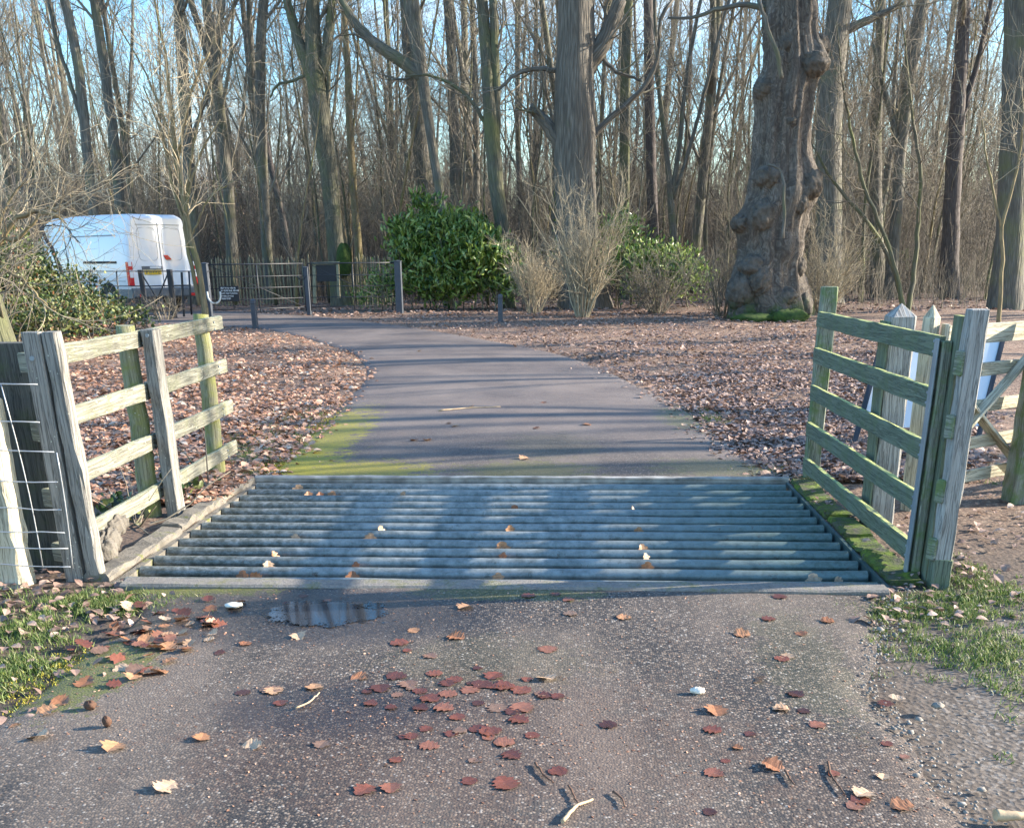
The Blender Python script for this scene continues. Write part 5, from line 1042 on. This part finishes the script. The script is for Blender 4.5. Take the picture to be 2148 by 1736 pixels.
wet=[(830,1432),(800,1458),(855,1450),(905,1480),(940,1470),(960,1440),(985,1462),(1010,1450),(1035,1432),(1060,1455),(1090,1462),(1130,1470),(880,1500),(930,1500),(1000,1490),(1040,1500),(1075,1508),(1100,1500),(1170,1475),(780,1490),(860,1560),(905,1580),(950,1555),(1000,1545),(1030,1550),(890,1545),(965,1520),(1075,1600),(985,1655),(1060,1660),(820,1670),(770,1675),(640,1260),(690,1270),(600,1275),(510,1465),(570,1460),(590,1488),(1150,1375),(1110,1262),(1165,1258),(1190,1270),(1640,1260),(1645,1390),(1670,1465),(1690,1500),(1720,1530),(1610,1307),(240,1335),(275,1355),(300,1330),(340,1350),(1200,1300),(900,1390),(840,1362)]
for (x,y) in wet:
    g=onroad(x+rg.normal(0,3),y); leafobj('wetleaf',int(rg.integers(6)),g,rg.random()*6.28,rg.uniform(.05,.095),
     'flat wet russet leaf stuck to the tarmac in front of the cattle grid','wet russet leaves stuck to the tarmac')
dry=[(425,1562),(240,1580),(85,1555),(868,1335),(957,1350),(975,1286),(1147,1437),(755,1434),(660,1455),(1555,1340),(1680,1337),(1735,1310),(1587,1436),(1810,1675),(1890,1700),(1500,1503),(628,1347),(1308,1307),(1880,1470),(100,1500),(180,1440),(130,1480),(575,1462),(350,1668),(530,1580),(1620,1620),(1650,1385)]
for i,(x,y) in enumerate(dry):
    g=onroad(x,y); leafobj('dryleaf',int(rg.integers(6)),g,rg.random()*6.28,rg.uniform(.06,.09),'curled dry tan leaf lying on the front tarmac','dry tan leaves on the front tarmac',(rg.normal(0,.15),rg.normal(0,.15)))
far_=[(940,895),(955,900),(896,930),(1230,897),(1435,895),(1125,905),(1140,850),(870,930),(1530,820),(1490,930),(990,858),(1600,975),(1100,970),(760,760),(880,740)]
for (x,y) in far_:
    g=onroad(x,y); leafobj('dryleaf',int(rg.integers(6)),g,rg.random()*6.28,rg.uniform(.07,.10),'dry tan leaf lying on the drive beyond the cattle grid','dry leaves on the drive beyond the grid',(rg.normal(0,.2),rg.normal(0,.2)))
gl_=[(845,1035),(695,1035),(626,1020),(795,1110),(1068,1112),(1080,1058),(1056,1165),(1045,1203),(742,1197),(745,1183),(718,1222),(615,1125),(575,1157),(560,1180),(540,1197),(1340,1112),(1345,1135),(1355,1170),(1360,1190),(1376,1228),(1325,1060),(1700,1200),(1760,1212),(1690,1225),(1720,1228),(480,1212),(500,1210),(520,1216),(350,1212),(330,1215),(380,1215),(650,1030),(670,1034),(1052,1150),(770,1130)]
for (x,y) in gl_:
    g=G(x,y); k=round((g[1]-5.39)/(2.515/12)); g[1]=5.39+k*2.515/12; g[1]=min(max(g[1],5.21),7.86); g[2]=-.03
    leafobj('dryleaf',int(rg.integers(6)),g,rg.normal(0,.5),rg.uniform(.07,.1),'dry leaf caught upright between the cattle grid bars','leaves caught in the cattle grid',(R_(75),rg.normal(0,.3)))
rg=np.random.default_rng(33)
for i in range(70):
    x=rg.normal(345,95); y=rg.normal(1345,48)-(x-345)*.22
    if x<90 or y<1250: continue
    g=onroad(x,y); g[0]=max(g[0],-2.2); k_='wetleaf' if rg.random()<.45 else 'dryleaf'
    leafobj(k_,int(rg.integers(6)),g+[0,0,rg.random()*.012],rg.random()*6.28,rg.uniform(.045,.085),'brown oak leaf in the drift along the left edge of the front tarmac','oak leaves drifted along the left tarmac edge',(rg.normal(0,.25),rg.normal(0,.25)))
for i in range(26):
    x=rg.normal(1000,130); y=rg.normal(1500,60); g=onroad(x,y)
    leafobj('wetleaf',int(rg.integers(6)),g,rg.random()*6.28,rg.uniform(.035,.08),'flat wet russet leaf stuck to the tarmac in front of the cattle grid','wet russet leaves stuck to the tarmac')
for i in range(16):
    x=rg.uniform(1480,1900); y=rg.uniform(1480,1720); g=onroad(x,y)
    leafobj('wetleaf' if rg.random()<.6 else 'dryleaf',int(rg.integers(6)),g,rg.random()*6.28,rg.uniform(.035,.07),'small brown leaf scattered on the tarmac at lower right','small leaves at the lower right of the tarmac')
def stick(label,pts,r,mat='stick',name='fallen_twig'):
    q=np.array([onroad(*p_[:2])+[0,0,p_[2] if len(p_)>2 else .008] for p_ in pts]); base=q[0].copy(); q,rr=resample(q,np.linspace(r,r*.55,len(q)),12,.001)
    return tag(MB().tubes(q,rr,7).build(name,M[mat],None,tuple(float(c) for c in base)),label,'twig')
stick('pale broken stick pointing up right at the bottom edge of the tarmac',[(1180,1745),(1205,1712),(1243,1697)],.007)
stick('thin dark stalk curving down to the pale stick at the bottom',[(1192,1668),(1205,1690),(1215,1712)],.004,'dark_stick')
stick('dark curved stalk lying left of the pale stick',[(1122,1620),(1140,1645),(1160,1662)],.0045,'dark_stick')
stick('dark curved stalk lying right of the pale stick',[(1285,1680),(1305,1695),(1310,1712)],.004,'dark_stick')
stick('thin brown curved stem near the little puddle',[(622,1503),(650,1492),(672,1470)],.004)
stick('brown leaf stalk on the tarmac low right',[(1645,1632),(1655,1650),(1665,1662)],.0045,'dark_stick')
stick('long brown curved stalk beside the tarmac edge low right',[(1735,1612),(1740,1640),(1770,1680)],.0045,'dark_stick')
stick('slender dead stem lying on the drive beyond the grid',[(920,868),(985,862),(1050,860)],.008)
stick('pale thick stick on the earth at the lower right corner',[(2085,1722),(2120,1724),(2160,1722)],.02)
def lump(name,label,cat,px,py,s_,mat,seed):
    rg=np.random.default_rng(seed); g=onroad(px,py); u_,v_=np.meshgrid(np.linspace(0,2*np.pi,17)[:-1],np.linspace(0,np.pi,10)); rr=1+.18*np.sin(5*u_+seed)*np.sin(4*v_)+rg.normal(0,.06,u_.shape)
    V=np.stack([g[0]+s_[0]*rr*np.sin(v_)*np.cos(u_),g[1]+s_[1]*rr*np.sin(v_)*np.sin(u_),g[2]+s_[2]*(1+rr*np.cos(v_))],-1).reshape(-1,3)
    tag(MB().add(V,[(i*16+j,i*16+(j+1)%16,(i+1)*16+(j+1)%16,(i+1)*16+j) for i in range(9) for j in range(16)]).build(name,M[mat],None,tuple(float(c) for c in g)),label,cat)
lump('shrivelled_fungus','white shrivelled stub lying alone right of centre on the tarmac','debris',1462,1466,(.028,.018,.013),'shell',3)
lump('seed_husk','brown seed husk on the mossy left edge of the tarmac','husk',192,1496,(.024,.02,.017),'cone',4)
lump('seed_husk','brown seed husk lying clear on the tarmac lower left','husk',228,1534,(.017,.017,.02),'cone',5)
lump('pale_stone','grey stone at the right edge of the tarmac','stone',1965,1492,(.022,.02,.012),'stone',6)
lump('shrivelled_leaf','curled white leaf at the edge of the puddle','leaf',492,1282,(.045,.03,.012),'shell',7)
